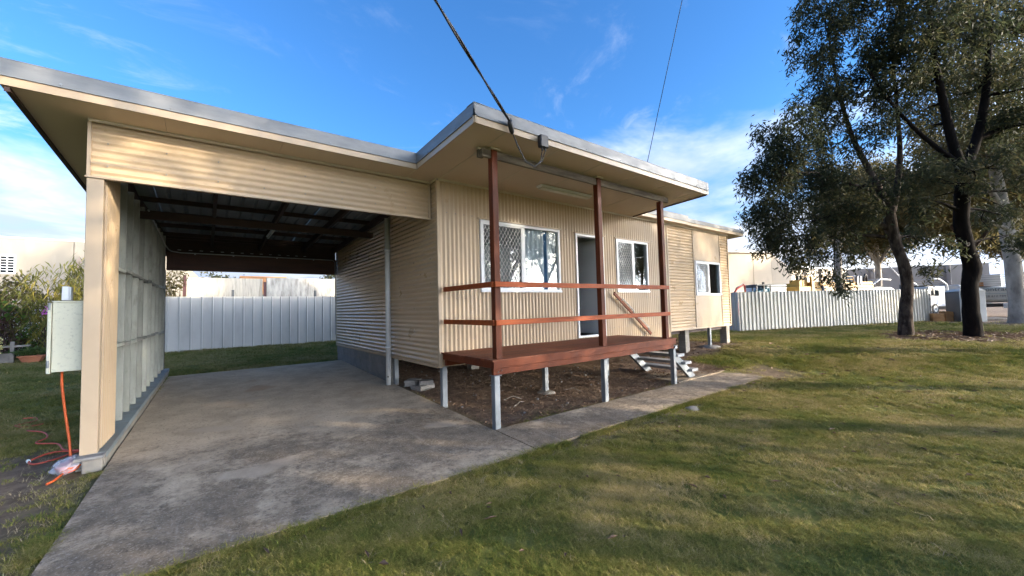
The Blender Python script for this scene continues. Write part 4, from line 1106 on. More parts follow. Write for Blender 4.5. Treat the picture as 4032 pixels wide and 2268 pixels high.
fence('steel_fence', 'white flat-panelled steel fence behind the carport', (-1.15, 15.75), (10.25, 15.95), 0.36, 2.085, PAN, 'whitefence', 1, 0.81, posts=(1.85, 4.32, 7.0))

# ------------------------------------------------------------------ background behind the carport and left
cw = thing('concrete_wall', 'rain-streaked concrete panel wall behind the white fence', 'wall', (2, 20, 0.4))
for (a, c, m) in ((-0.60, 1.92, 'stainwall'), (2.06, 4.86, 'stainwall2'), (5.0, 8.0, 'stainwall'), (8.14, 11.0, 'stainwall2')):
    z = 3.00 + (a + 0.6) * 0.02
    box('panel', m, cw, a, c, 19.95, 20.1, 0.3, z, bev=0.01)
for x, h in ((-0.66, 3.08), (1.99, 2.86), (4.93, 3.05), (8.07, 3.05)):
    mb = MB(); mb.box(x - .05, x + .05, 19.88, 19.90, 0.3, h).box(x - .008, x + .008, 19.901, 20.10, 0.3, h); mb.build('steel_post', 'maroon', cw)
ts = thing('timber_stack', 'stack of fresh orange timber boards showing above the concrete wall', 'timber', (2.1, 22, 0.4))
k = 0
for row in range(17):
    for col in range(3):
        z = 2.42 + row * 0.05
        if row > 5 and False: continue
        box('board', 'palewood', ts, 1.30 + random.uniform(-.05, .05) + (0.1 if row < 14 else -0.05), 3.05 + random.uniform(-.08, .08), 21.9 + col * 0.14, 22.03 + col * 0.14, z, z + 0.04)
box('bearer_block', 'darktimber', ts, 1.6, 1.75, 21.9, 22.3, 0.4, 2.415); box('bearer_block', 'darktimber', ts, 2.6, 2.75, 21.9, 22.3, 0.4, 2.415)
lw = thing('pale_warehouse', 'pale cream warehouse with stained wall beyond the garden on the left', 'warehouse', (-10, 27, 0.3))
xs_ = [-33.0, -27, -21, -16.4, -10.85, -4.9, -1.5]
for a, c in zip(xs_, xs_[1:]):
    if c == -4.9 or c == -10.85 and False: pass
    op = None
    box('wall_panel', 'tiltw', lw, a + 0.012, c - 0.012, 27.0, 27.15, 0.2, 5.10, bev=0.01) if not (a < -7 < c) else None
# the panel that carries the window
a, c = -10.85, -4.9; wx0, wx1, wz0, wz1 = -8.3, -6.62, 3.53, 4.34
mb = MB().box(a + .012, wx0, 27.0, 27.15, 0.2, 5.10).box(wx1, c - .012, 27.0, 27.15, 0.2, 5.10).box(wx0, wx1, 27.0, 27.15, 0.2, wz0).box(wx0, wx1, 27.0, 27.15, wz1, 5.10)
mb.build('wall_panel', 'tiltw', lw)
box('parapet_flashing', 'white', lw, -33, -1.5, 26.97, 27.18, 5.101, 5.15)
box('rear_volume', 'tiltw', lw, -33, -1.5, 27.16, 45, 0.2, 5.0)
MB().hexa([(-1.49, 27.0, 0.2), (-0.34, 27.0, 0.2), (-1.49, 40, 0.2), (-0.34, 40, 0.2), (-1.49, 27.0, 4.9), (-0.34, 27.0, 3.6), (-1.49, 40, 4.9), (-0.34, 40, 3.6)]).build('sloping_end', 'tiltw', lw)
wf = MB()
wf.box(wx0, wx1, 26.96, 27.05, wz0, wz0 + .05).box(wx0, wx1, 26.96, 27.05, wz1 - .05, wz1).box(wx0, wx0 + .05, 26.96, 27.05, wz0 + .05, wz1 - .05).box(wx1 - .05, wx1, 26.96, 27.05, wz0 + .05, wz1 - .05)
ncol, nrow = 8, 6
cwid = (wx1 - wx0 - .1) / ncol; rh = (wz1 - wz0 - .1) / nrow
for i in range(1, ncol): wf.box(wx0 + .05 + i * cwid - .012, wx0 + .05 + i * cwid + .012, 26.975, 27.03, wz0 + .05, wz1 - .05)
for j in range(1, nrow): wf.box(wx0 + .05, wx1 - .05, 26.98, 27.02, wz0 + .05 + j * rh - .012, wz0 + .05 + j * rh + .012)
wo_ = wf.build('window', 'white', lw)
for i in range(ncol):
    for j in range(nrow):
        MB().box(wx0 + .065 + i * cwid, wx0 + .035 + (i + 1) * cwid, 27.022, 27.028, wz0 + .063 + j * rh, wz0 + .035 + (j + 1) * rh).build('pane', 'darkglass', wo_)
# rust-brown stains running down the wall are dirt: thin patches of their own material
MT['rust'] = mat('damp_stain', (0.20, 0.15, 0.13), (0.30, 0.24, 0.20), 3, (2, 2, .5), rough=0.9)
for (x, z0, z1, w) in ((-7.25, 4.38, 4.86, 0.13), (-4.72, 3.62, 4.42, 0.10)):
    mb = MB(); n = 9
    for i in range(n + 1):
        f = i / n; ww = w * math.sin(math.pi * min(1, f * 1.05 + .02)) ** 0.8 * (1 + .3 * noise.noise(Vector((x, i * .7, 0)))); z = z0 + (z1 - z0) * f
        mb.v += [(x - ww, 26.994, z), (x + ww, 26.994, z)]
    mb.f = [(2 * i, 2 * i + 1, 2 * i + 3, 2 * i + 2) for i in range(n)]
    mb.build('stain', 'rust', lw)

# ------------------------------------------------------------------ warehouses on the right
def ext_wall(name, m, parent, P, Q, zb, z1, z2, depth=6.0):
    P = Vector((P[0], P[1], 0)); Q = Vector((Q[0], Q[1], 0)); d = (Q - P).normalized(); n = Vector((-d.y, d.x, 0))
    if n.dot(P) < 0: n = -n
    a, c = P + n * depth, Q + n * depth
    return MB().hexa([(P.x, P.y, zb), (Q.x, Q.y, zb), (a.x, a.y, zb), (c.x, c.y, zb), (P.x, P.y, z1), (Q.x, Q.y, z2), (a.x, a.y, z1), (c.x, c.y, z2)]).build(name, m, parent)
w4 = thing('cream_warehouse', 'tall cream warehouse wall in sunlight behind the corner of the fence', 'warehouse', (40, 19.8, 0))
R0, R1_, R2_ = Vector((28.0, 23.2, 0)), Vector((46.14, 15.95, 0)), Vector((48.0, 14.8, 0))
dR = (R1_ - R0).normalized()
J = R0 + dR * ((Vector((43.99, 16.97, 0)) - R0).dot(dR))
J0 = J - dR * 7.5
for (a, c) in ((R0, J0), (J0, J), (J, R1_)):
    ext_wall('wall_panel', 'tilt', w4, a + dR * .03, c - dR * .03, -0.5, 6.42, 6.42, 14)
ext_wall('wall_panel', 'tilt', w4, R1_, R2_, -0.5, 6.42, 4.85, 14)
nr = Vector((dR.y, -dR.x, 0))
p, q = R0 + nr * 0.1, R1_ + nr * 0.1
MB().bar((p.x, p.y, 6.5), (q.x, q.y, 6.5), 0.35, 0.14).build('gutter', 'white', w4)
p = J + nr * -2.0
MB().cyl((p.x, p.y, 6.4), (p.x, p.y, 6.75), 0.18, 10).build('roof_vent', 'galv', w4)
MB().cyl((p.x, p.y, 6.75), (p.x, p.y, 7.0), 0.36, 12).build('vent_cowl', 'greysteel', w4)
w5 = thing('block_warehouse', 'weathered pale block wall right of the tall cream warehouse', 'warehouse', (70, 18, 0))
P5, Q5 = Vector((62.5, 19.6, 0)), Vector((77.55, 16.7, 0)); d5 = (Q5 - P5) / 4
for i in range(4): ext_wall('wall_panel', 'stainwall' if i % 2 else 'tilt', w5, P5 + d5 * i + d5 * .006, P5 + d5 * (i + 1) - d5 * .006, -0.6, 5.95, 5.95, 12)
for i in (1, 2, 3):
    p = P5 + d5 * i; MB().box(p.x - .14, p.x + .14, p.y - .25, p.y - .02, -0.6, 5.9).build('pilaster', 'kerb', w5)
p, q = P5, Q5; MB().bar((p.x, p.y - .1, 6.05), (q.x, q.y - .1, 6.05), 0.3, 0.2).build('gutter', 'white', w5)
w6 = thing('grey_warehouse', 'long shade-grey concrete warehouse wall behind the parked trucks', 'warehouse', (80, 10, 0))
P6, Q6 = Vector((76.9, 17.6, 0)), Vector((85.8, 3.05, 0)); d6 = (Q6 - P6) / 4
for i in range(4): ext_wall('wall_panel', 'tiltg', w6, P6 + d6 * i + d6 * .006, P6 + d6 * (i + 1) - d6 * .006, -0.6, 6.0, 6.0, 12)
for i in (1, 2, 3):
    p = P6 + d6 * i - Vector((.25, 0, 0)); MB().box(p.x - .2, p.x + .2, p.y - .2, p.y + .2, -0.6, 5.9).build('pilaster', 'tiltg', w6)

# ------------------------------------------------------------------ vehicles in the yard
VU = Vector((0.934, -0.358, 0)); VN = Vector((0.358, 0.934, 0))
def frameM(x, y, z=0.0, ang=None):
    u = VU if ang is None else Vector((math.cos(ang), math.sin(ang), 0)); n = Vector((-u.y, u.x, 0))
    m = Matrix((u, n, Vector((0, 0, 1)))).transposed().to_4x4(); m.translation = (x, y, z); return m
def fb(name, m, parent, M_, x0, x1, y0, y1, z0, z1, bev=0.0):
    return MB().box(x0, x1, y0, y1, z0, z1, M_).build(name, m, parent, bev=bev)
def ft(name, m, parent, M_, pts, r, sides=6):
    return MB().tube([M_ @ Vector(p) for p in pts], r, sides).build(name, m, parent, smooth=True)
def wheel(parent, M_, x, y, r=0.48, w=0.26, zc=None):
    zc = r if zc is None else zc
    n = 20
    o = MB().tube([M_ @ Vector((x, y - w / 2, zc)), M_ @ Vector((x, y - w / 2 + .04, zc)), M_ @ Vector((x, y + w / 2 - .04, zc)), M_ @ Vector((x, y + w / 2, zc))], [r * .9, r, r, r * .9], n).build('wheel', 'rubber', parent)
    MB().tube([M_ @ Vector((x, y - w / 2 - .012, zc)), M_ @ Vector((x, y - w / 2 + .01, zc))], [r * .56, r * .56], n).build('rim', 'alum', o)
    MB().tube([M_ @ Vector((x, y - w / 2 - .03, zc)), M_ @ Vector((x, y - w / 2 - .013, zc))], [r * .2, r * .22], 12).build('hub', 'greysteel', o)
def text(parent, s, M_, size, m, name='lettering', sx=1.0):
    cu = bpy.data.curves.new(name, 'FONT'); cu.body = s; cu.size = size; cu.extrude = 0.002; cu.space_character = 1.05
    to = bpy.data.objects.new('tmp', cu); COL.objects.link(to)
    dg = bpy.context.evaluated_depsgraph_get(); me = bpy.data.meshes.new_from_object(to.evaluated_get(dg))
    bpy.data.objects.remove(to, do_unlink=True)
    me.transform(M_ @ Matrix.Scale(sx, 4, (1, 0, 0))); me.materials.clear(); me.materials.append(MT[m])
    return link(bpy.data.objects.new(name, me), parent)
YG = 0.15
# yellow platform truck
MY = frameM(31.4, 9.3, YG)
yt = thing('yellow_truck', 'yellow drilling truck with platform rails parked behind the fence', 'truck', (31.4, 9.3, YG))
fb('chassis', 'greysteel', yt, MY, 0, 7.2, 0.3, 2.1, 0.7, 1.05)
fb('body_side', 'yellow', yt, MY, 0, 1.25, 0, 2.3, 1.1, 2.27, .02)
fb('body_side', 'yellow', yt, MY, 1.28, 7.3, 0, 2.3, 1.1, 2.10, .02)
fb('upper_bin', 'yellow', yt, MY, 1.28, 7.25, 0.05, 2.25, 2.12, 2.33, .02)
fb('upper_bin', 'yellow', yt, MY, 1.30, 7.2, 0.08, 2.2, 2.35, 2.56, .02)
fb('corner_pillar', 'yellow', yt, MY, 1.12, 1.34, -.04, 0.10, 1.1, 2.95)
fb('bin_shadow_gap', 'black', yt, MY, 1.36, 7.2, -.004, 0.03, 2.09, 2.115)
for x in (1.2, 2.1, 5.9): wheel(yt, MY, x, 0.1)
ra = thing
for (a, c) in ((0.45, 1.15), (1.35, 2.55), (2.75, 3.95), (4.1, 5.3)):
    ft('hand_rail', 'yellow', yt, MY, [(a, 0.1, 2.3), (a, .1, 2.82), (a + .07, .1, 2.93), (c - .07, .1, 2.93), (c, .1, 2.82), (c, .1, 2.5)], .022)
ft('hand_rail', 'yellow', yt, MY, [(1.3, .1, 2.7), (5.3, .1, 2.72)], .018)
fb('control_stand', 'yellow', yt, MY, 0.30, 1.05, .2, .9, 2.28, 2.72)
fb('control_column', 'black', yt, MY, 0.50, 0.62, .4, .6, 2.72, 3.05); fb('control_column', 'black', yt, MY, 0.72, 0.84, .4, .6, 2.72, 3.05)
MB().bar(MY @ Vector((.28, .5, 3.08)), MY @ Vector((1.12, .5, 3.17)), .6, .05).build('canopy', 'greysteel', yt)
for x in (5.55, 5.85): fb('exhaust_stack', 'galv', yt, MY, x, x + .14, .0, .16, 2.3, 2.95)
for (x, w_) in ((4.9, .5), (6.2, .6)): fb('drum', 'truckwhite', yt, MY, x, x + w_, .6, 1.2, 2.57, 3.05, .05)
ft('hose', 'black', yt, MY, [(6.75, .4, 2.5), (6.75, .3, 2.95), (6.85, .3, 3.1), (6.95, .3, 3.0), (6.95, .3, 2.5)], .06, 8)
tm = frameM(31.4, 9.3, YG) @ Matrix.Translation((5.35, -0.006, 2.125)) @ Matrix.Rotation(math.pi / 2, 4, 'X')
text(yt, 'CONTROL', tm, 0.17, 'ink', 'lettering', 1.5)
# excavator arm
ex = thing('excavator', 'small red excavator with its arm bent above the fence', 'excavator', (26.6, 11.2, YG))
ME = frameM(26.35, 11.25, YG)
MB().tube([ME @ Vector(p) for p in ((0.0, 0, 1.4), (0.03, 0, 1.95), (0.2, 0, 2.16), (0.62, 0, 2.36), (0.78, 0, 2.42))], [.07, .07, .065, .045, .04], 6).build('boom', 'red', ex)
MB().tube([ME @ Vector(p) for p in ((0.70, 0, 2.46), (0.82, 0, 2.36), (0.86, 0, 1.9), (0.80, 0, 1.5))], [.04, .06, .045, .04], 6).build('dipper', 'red', ex)
fb('bucket', 'greysteel', ex, ME, .65, 1.0, -.2, .2, 1.2, 1.5, .03); fb('body', 'red', ex, ME, -1.2, 0.1, -.5, .5, .5, 1.3, .05)
fb('track', 'rubber', ex, ME, -1.3, 0.3, -.65, -.35, .0, .45, .08); fb('track', 'rubber', ex, ME, -1.3, 0.3, .35, .65, .0, .45, .08)
ft('ram', 'galv', ex, ME, [(.1, 0, 2.2), (.7, 0, 2.5)], .025)
# blue tractor with a canopy
tr = thing('tractor', 'blue tractor with a dark canopy frame behind the fence', 'tractor', (28, 10.7, YG))
MTR = frameM(27.55, 10.80, YG)
fb('bonnet', 'teal', tr, MTR, .35, 1.25, -.35, .35, 1.1, 1.98, .04); 
MB().hexa([MTR @ Vector(p) for p in ((.05, -.35, 1.2), (1.2, -.35, 1.2), (.05, .35, 1.2), (1.2, .35, 1.2), (.1, -.35, 1.93), (1.2, -.35, 2.18), (.1, .35, 1.93), (1.2, .35, 2.18))]).build('guard', 'teal', tr)
for x in (0.02, 0.62, 1.16):
    fb('canopy_post', 'greysteel', tr, MTR, x, x + .06, -.45, -.38, 1.8, 2.33); fb('canopy_post', 'greysteel', tr, MTR, x, x + .06, .38, .45, 1.8, 2.33)
fb('canopy', 'greysteel', tr, MTR, -.02, 1.26, -.5, .5, 2.33, 2.41, .02); fb('exhaust', 'rubber', tr, MTR, .98, 1.08, -.1, 0, 2.2, 2.58)
wheel(tr, MTR, 0.3, -.5, .5); wheel(tr, MTR, 1.2, -.5, .62)
# white box body
bx = thing('white_van_body', 'white and grey box truck body between the tractor and the yellow truck', 'truck', (29, 10.3, YG))
MX = frameM(28.80, 10.32, YG)
fb('body', 'truckwhite', bx, MX, 0, 1.72, 0, 1.6, .7, 2.26, .05); fb('roof_cap', 'galv', bx, MX, -.02, 1.74, -.03, 1.63, 2.262, 2.44, .05)
fb('awning', 'white', bx, MX, .08, 1.62, -.12, -.02, 2.13, 2.22, .03)
fb('door', 'white', bx, MX, .50, 1.10, -.02, .0, .9, 2.08, .01); fb('door_window', 'greysteel', bx, MX, .62, .98, -.03, -.02, 1.75, 2.02)
wheel(bx, MX, 0.4, .05, .42); wheel(bx, MX, 1.3, .05, .42)
# two white cab trucks
def cab(label, x, y, ang, L_, flip, zr=2.45):
    t = thing('white_truck', label, 'truck', (x, y, YG)); Mx = frameM(x, y, YG, ang)
    if flip: Mx = Mx @ Matrix.Scale(-1, 4, (1, 0, 0))
    mb = MB()
    prof_ = [(0.25, .6), (2.55, .6), (2.60, 1.35), (2.25, 2.05), (2.0, 2.14), (0.25, 2.14)]
    n = len(prof_)
    mb.v = [tuple(Mx @ Vector((a, 0, z))) for a, z in prof_] + [tuple(Mx @ Vector((a, 1.9, z))) for a, z in prof_]
    mb.f = [tuple(range(n)), tuple(range(2 * n - 1, n - 1, -1))] + [(i, n + i, n + (i + 1) % n, (i + 1) % n) for i in range(n)]
    mb.build('cab', 'truckwhite', t, bev=.03)
    fb('side_window', 'darkglass', t, Mx, 1.05, 1.95, -.012, -.004, 1.45, 2.0); fb('window_gasket', 'black', t, Mx, 1.0, 2.0, -.003, -.001, 1.4, 2.03)
    fb('mirror', 'black', t, Mx, 2.1, 2.25, -.3, -.2, 1.5, 1.95, .02)
    fb('tray', 'greysteel', t, Mx, -3.4, 0.2, 0, 1.9, .8, .95)
    wheel(t, Mx, 1.6, .1, .42); wheel(t, Mx, -2.2, .1, .42)
    fb('roof_hatch', 'black', t, Mx, .9, 1.9, .4, 1.5, 2.141, 2.24, .04)
    for yy in (0.0, 1.8):
        MB().tube([Mx @ Vector(p) for p in ((-.05, yy, .9), (-.05, yy, 2.15), (.08, yy, 2.35), (.95, yy, 2.74), (2.0, yy, 2.68))], .055, 8).build('rack_frame', 'truckwhite', t, smooth=True)
    for q in ((.1, 2.38), (.5, 2.55), (.95, 2.75), (1.45, 2.72), (2.0, 2.69)):
        MB().bar(Mx @ Vector((q[0], 0, q[1])), Mx @ Vector((q[0], 1.8, q[1])), .05, .04).build('rack_bar', 'alum', t)
    return t
A_ = math.atan2(-0.358, 0.934)
cab('white truck cab with a curved ladder rack, left of the nearer tree trunk', 38.15, 6.85, A_, 2.4, False)
cab('white truck cab with forward-leaning rack between the two tree trunks', 46.1, 3.85, A_, 2.4, True)
# water tanker
tk = thing('tanker_truck', 'pale grey tank truck with lettering parked beyond the dark tree trunk', 'truck', (48.4, 0, -0.17))
MK = frameM(48.4, 4.1, -0.17, -math.pi / 2)      # local x runs towards -Y; near side faces -X  (local y = +X)
fb('chassis', 'black', tk, MK, 0.2, 8.2, .25, 2.0, .75, 1.02)
mb = MB(); n = 20; ring = []
for i in range(n):
    a = 2 * math.pi * i / n; ca_, sa_ = math.cos(a), math.sin(a)
    e = 0.45
    ring.append((1.15 + 1.15 * math.copysign(abs(ca_) ** e, ca_), 1.72 + 0.62 * math.copysign(abs(sa_) ** e, sa_)))
for xx in (1.1, 8.4): mb.v += [tuple(MK @ Vector((xx, a, z))) for a, z in ring]
mb.f = [(i, (i + 1) % n, n + (i + 1) % n, n + i) for i in range(n)] + [tuple(range(n))[::-1], tuple(range(n, 2 * n))]
mb.build('tank', 'tankgrey', tk, smooth=False)
fb('tank_top_rail', 'black', tk, MK, 1.0, 8.4, -.01, .05, 2.345, 2.385)
mb = MB()
for z in (2.55, 2.72, 2.90, 3.08, 3.25): mb.bar(MK @ Vector((.9, .05, z)), MK @ Vector((8.4, .05, z)), .03, .03)
mb.build('side_rails', 'alum', tk, kind='stuff')
for xx in (1.3, 3.9, 6.4): fb('rail_post', 'galv', tk, MK, xx, xx + .16, .03, .10, 2.35, 3.35)
fb('toolbox', 'truckwhite', tk, MK, .95, 2.9, .4, 1.6, 2.36, 3.30, .03); fb('load', 'palewood', tk, MK, 1.0, 2.0, .2, .38, 2.4, 2.72)
MB().hexa([MK @ Vector(p) for p in ((5.3, .4, 2.36), (7.2, .4, 2.36), (5.3, 1.4, 2.36), (7.2, 1.4, 2.36), (6.8, .4, 2.95), (7.2, .4, 3.1), (6.8, 1.4, 2.95), (7.2, 1.4, 3.1))]).build('funnel', 'tankgrey', tk)
fb('side_box', 'truckwhite', tk, MK, 2.9, 3.75, -.05, .5, .65, 1.02, .02); fb('valve', 'teal', tk, MK, 3.9, 4.15, 0, .3, .6, 1.0, .02)
for xx in (4.75, 6.0): wheel(tk, MK, xx, .12, .50)
fb('mud_guard', 'black', tk, MK, 4.3, 6.5, -.03, .25, 1.06, 1.09)
fb('cab', 'truckwhite', tk, MK, -1.0, .75, 0, 2.2, .6, 2.6, .08)
tmx = Matrix((Vector((0, -1, 0)), Vector((0, 0, 1)), Vector((-1, 0, 0)))).transposed().to_4x4()
def tpos(y, z, x=48.385): m_ = tmx.copy(); m_.translation = (x, y, z); return m_
text(tk, 'econtract', tpos(2.42, 1.83), 0.42, 'ink', 'lettering', 0.98)
text(tk, '0428 612 789', tpos(2.25, 1.36), 0.21, 'ink', 'lettering', 1.0)
MB().box(48.380, 48.386, 0.75, 2.40, 1.605, 1.625).build('stripe', 'teal', tk)
# toilet cubicle
to = thing('portable_toilet', 'dark grey portable toilet with a pale roof beside the dark trunk', 'toilet', (28.8, 2.3, 0.25))
MQ = frameM(29.15, 2.60, 0.20, math.atan2(-0.56, -0.68) + math.pi * 0 )
MQ = frameM(29.25, 2.55, 0.20, math.atan2(-0.61, -0.74))
fb('side_panel', 'toilet', to, MQ, 0, .86, 0, .9, 0, 1.50, .02)
for z in (.75, 1.08): fb('rib', 'toilet', to, MQ, .1, .76, .901, .915, z, z + .02)
fb('corner_post', 'toiletwhite', to, MQ, .861, .93, -.02, .95, 0, 1.52, .01)
MB().hexa([MQ @ Vector(p) for p in ((-.05, -.05, 1.501), (.97, -.05, 1.525), (-.05, .95, 1.501), (.97, .95, 1.525), (.1, .1, 1.60), (.8, .1, 1.68), (.1, .8, 1.60), (.8, .8, 1.68))]).build('roof', 'toiletwhite', to)
MB().cyl(MQ @ Vector((.7, .7, 1.6)), MQ @ Vector((.7, .7, 1.80)), .03, 8).build('vent_pipe', 'toiletwhite', to)
bl = thing('block_pier', 'short grey block pier with a small sign at the end of the fence', 'wall', (28.95, 3.1, .25))
for i in range(8): box('block', 'block', bl, 28.75, 29.15, 3.0, 3.16, 0.2 + i * .185, 0.378 + i * .185, bev=.006)
box('sign', 'toiletwhite', bl, 28.735, 28.748, 3.0, 3.15, 1.05, 1.28)
box('sign_mark', 'teal', bl, 28.730, 28.734, 3.03, 3.12, 1.12, 1.20)
lump('boulder', 'orange sandstone boulder by the fence end, the left one', 28.45, 2.80, 0.40, .22, .22, .26, 'boulder', 3, 'boulder', 0.5)
lump('boulder', 'taller orange sandstone boulder leaning beside the toilet', 28.75, 2.50, 0.46, .16, .2, .30, 'boulder', 6, 'boulder', 0.9)
lg = MB().tube([(29.7, 1.9, .31), (30.2, 1.5, .34), (30.8, 1.0, .33), (31.2, .5, .30)], [.05, .09, .08, .04], 8).build('fallen_log', 'oldwood', None, smooth=True)
tag(lg, 'pale fallen log on the ground in front of the tank truck', 'log')
sp_ = thing('street_lamp', 'white curved lamp arm rising above the white truck cab', 'lamp', (62.6, 8.4, -.3))
MB().tube([(62.7, 8.4, -.4), (62.65, 8.47, 3.0), (62.18, 8.78, 3.92), (61.39, 9.33, 4.98), (60.24, 10.16, 5.78), (59.3, 10.9, 6.15)], [.09, .08, .07, .06, .05, .05], 8).build('arm', 'truckwhite', sp_, smooth=True)
MB().bar((59.3, 10.9, 6.15), (58.6, 11.4, 6.2), .25, .1).build('lamp_head', 'galv', sp_)

# ------------------------------------------------------------------ foliage
def leaf_quads(C, n_per, spread, ln, wd, rng, droop=0.5, upright=False, bend=0.0):
    """C (N,3) clump centres -> leaf quads (base, side, tip, side)"""
    C = np.asarray(C, float); n = len(C) * n_per
    P = np.repeat(C, n_per, axis=0) + rng.normal(size=(n, 3)) * np.array(spread)
    D = rng.normal(size=(n, 3)); D /= np.linalg.norm(D, axis=1, keepdims=True)
    D[:, 2] = D[:, 2] * (1 - droop) - droop * 1.1 if not upright else np.abs(D[:, 2]) + upright
    D /= np.linalg.norm(D, axis=1, keepdims=True)
    Lh = ln * rng.uniform(0.6, 1.25, (n, 1)); Wd = wd * rng.uniform(0.7, 1.2, (n, 1))
    A = rng.normal(size=(n, 3)); Sd = np.cross(D, A); Sd /= np.linalg.norm(Sd, axis=1, keepdims=True) + 1e-9
    mid = P + D * Lh * 0.45
    tip = P + D * Lh + np.array([0, 0, -1.0]) * Lh * bend
    V = np.stack([P, mid + Sd * Wd / 2, tip, mid - Sd * Wd / 2], axis=1).reshape(-1, 3)
    F = np.arange(n * 4).reshape(-1, 4)
    return V, F
def crv(p, q, rng, k=5, w=0.12, sag=0.0):
    p = np.array(p, float); q = np.array(q, float); L_ = np.linalg.norm(q - p)
    o1 = rng.normal(size=3) * w * L_
    return [tuple(p + (q - p) * (i / k) + o1 * math.sin(math.pi * i / k) + np.array([0, 0, -sag * L_]) * math.sin(math.pi * i / k)) for i in range(k + 1)]
def make_tree(name, label, cat, loc, trunk, limbs, blobs, bark, leaf, rng, group=None, per=56, ln=0.18, wd=0.044, droop=0.5, spread=(.135, .135, .16), twig_p=0.5, sides=12):
    """trunk: [(x,y,z,r)] ; limbs: list of [(x,y,z,r)...] ; blobs: (cx,cy,cz,rx,ry,rz,n clumps)"""
    t = thing(name, label, cat, loc, group)
    mb = MB()
    def rough(pts, n_=4):
        P = spl([p for p in pts], n_); return P
    tr_pts = rough(trunk)
    mb.tube([p[:3] for p in tr_pts], [p[3] for p in tr_pts], sides)
    for v_i in range(len(mb.v)):
        v = Vector(mb.v[v_i]); k = noise.noise(v * 2.2) * 0.035 + noise.noise(v * 7.0) * 0.018
        mb.v[v_i] = (v.x + k, v.y + k * 0.7, v.z)
    # root flare
    bx_, by_, bz_, br_ = trunk[0]
    nodes = [(p[0], p[1], p[2], p[3]) for p in tr_pts if p[2] > trunk[0][2] + 2.9]
    lm = MB()
    for lb in limbs:
        P = rough(lb); lm.tube([p[:3] for p in P], [p[3] for p in P], 8)
        nodes += [tuple(p) for p in P]
    mb.build('trunk', bark, t, smooth=True)
    clumps = []
    for (cx_, cy_, cz_, rx, ry, rz, n_) in blobs:
        # main branches into the blob
        nm = max(3, n_ // 28)
        tg = []
        for _ in range(nm):
            d_ = rng.normal(size=3); d_ /= np.linalg.norm(d_)
            tg.append(np.array([cx_, cy_, cz_]) + d_ * np.array([rx, ry, rz]) * rng.uniform(0.35, 0.8))
        for q in tg:
            N_ = np.array(nodes); cost = np.linalg.norm(N_[:, :3] - q, axis=1) + np.where(N_[:, 2] > q[2] + .3, 2.0, 0) + np.where(N_[:, 3] < 0.025, 1.5, 0)
            b0 = N_[int(np.argmin(cost))]
            c_ = crv(b0[:3], q, rng, 6, 0.10, 0.05); r0 = min(b0[3] * 0.65, 0.07); rr = [r0 + (0.010 - r0) * (i / 6) ** 0.8 for i in range(7)]
            lm.tube(c_, rr, 5); nodes += [(*c_[i], rr[i]) for i in range(2, 7)]
        for _ in range(int(n_ * 0.95)):
            d_ = rng.normal(size=3); d_ /= np.linalg.norm(d_)
            q = np.array([cx_, cy_, cz_]) + d_ * np.array([rx, ry, rz]) * (rng.uniform(0.05, 1.0) ** 0.45)
            clumps.append(q)
    N_ = np.array(nodes)
    for q in clumps:
        if rng.random() < twig_p:
            dd = np.linalg.norm(N_[:, :3] - q, axis=1); b0 = N_[int(np.argmin(dd))]
            if dd.min() < 2.2: lm.tube(crv(b0[:3], q, rng, 3, 0.10, 0.03), [min(b0[3], .018), .012, .009, .004], 3, cap=False)
    lm.build('limbs', bark, t, smooth=True, kind='stuff')
    clumps = np.array(clumps)
    V, F = leaf_quads(clumps, per, spread, ln, wd, rng, droop, bend=0.12)
    np_mesh('crown', V, F, leaf, t, kind='stuff')
    return t
rg = np.random.default_rng(11)
T1 = [(17.90, 2.47, 0.10, .26), (17.90, 2.47, .30, .20), (17.95, 2.44, 1.1, .165), (18.02, 2.38, 1.9, .155), (17.93, 2.42, 2.6, .15), (17.80, 2.55, 3.3, .15), (17.72, 2.62, 3.9, .17), (17.75, 2.6, 4.5, .14)]
L1 = [[(17.75, 2.6, 4.3, .13), (17.55, 2.78, 5.0, .11), (17.25, 3.02, 5.9, .09), (16.95, 3.30, 7.0, .07), (16.7, 3.5, 8.6, .05), (16.5, 3.6, 10.2, .03)],
      [(17.75, 2.6, 4.2, .12), (17.9, 2.42, 5.1, .09), (18.0, 2.3, 6.4, .07), (18.0, 2.3, 8.2, .045), (17.8, 2.3, 10, .03)],
      [(17.70, 2.64, 3.7, .09), (17.2, 3.1, 4.2, .06), (16.6, 3.6, 4.3, .04), (15.9, 4.2, 4.1, .025)],
      [(17.78, 2.6, 4.0, .07), (17.2, 3.0, 5.0, .05), (16.3, 3.8, 5.5, .035), (15.4, 4.6, 5.8, .02)]]
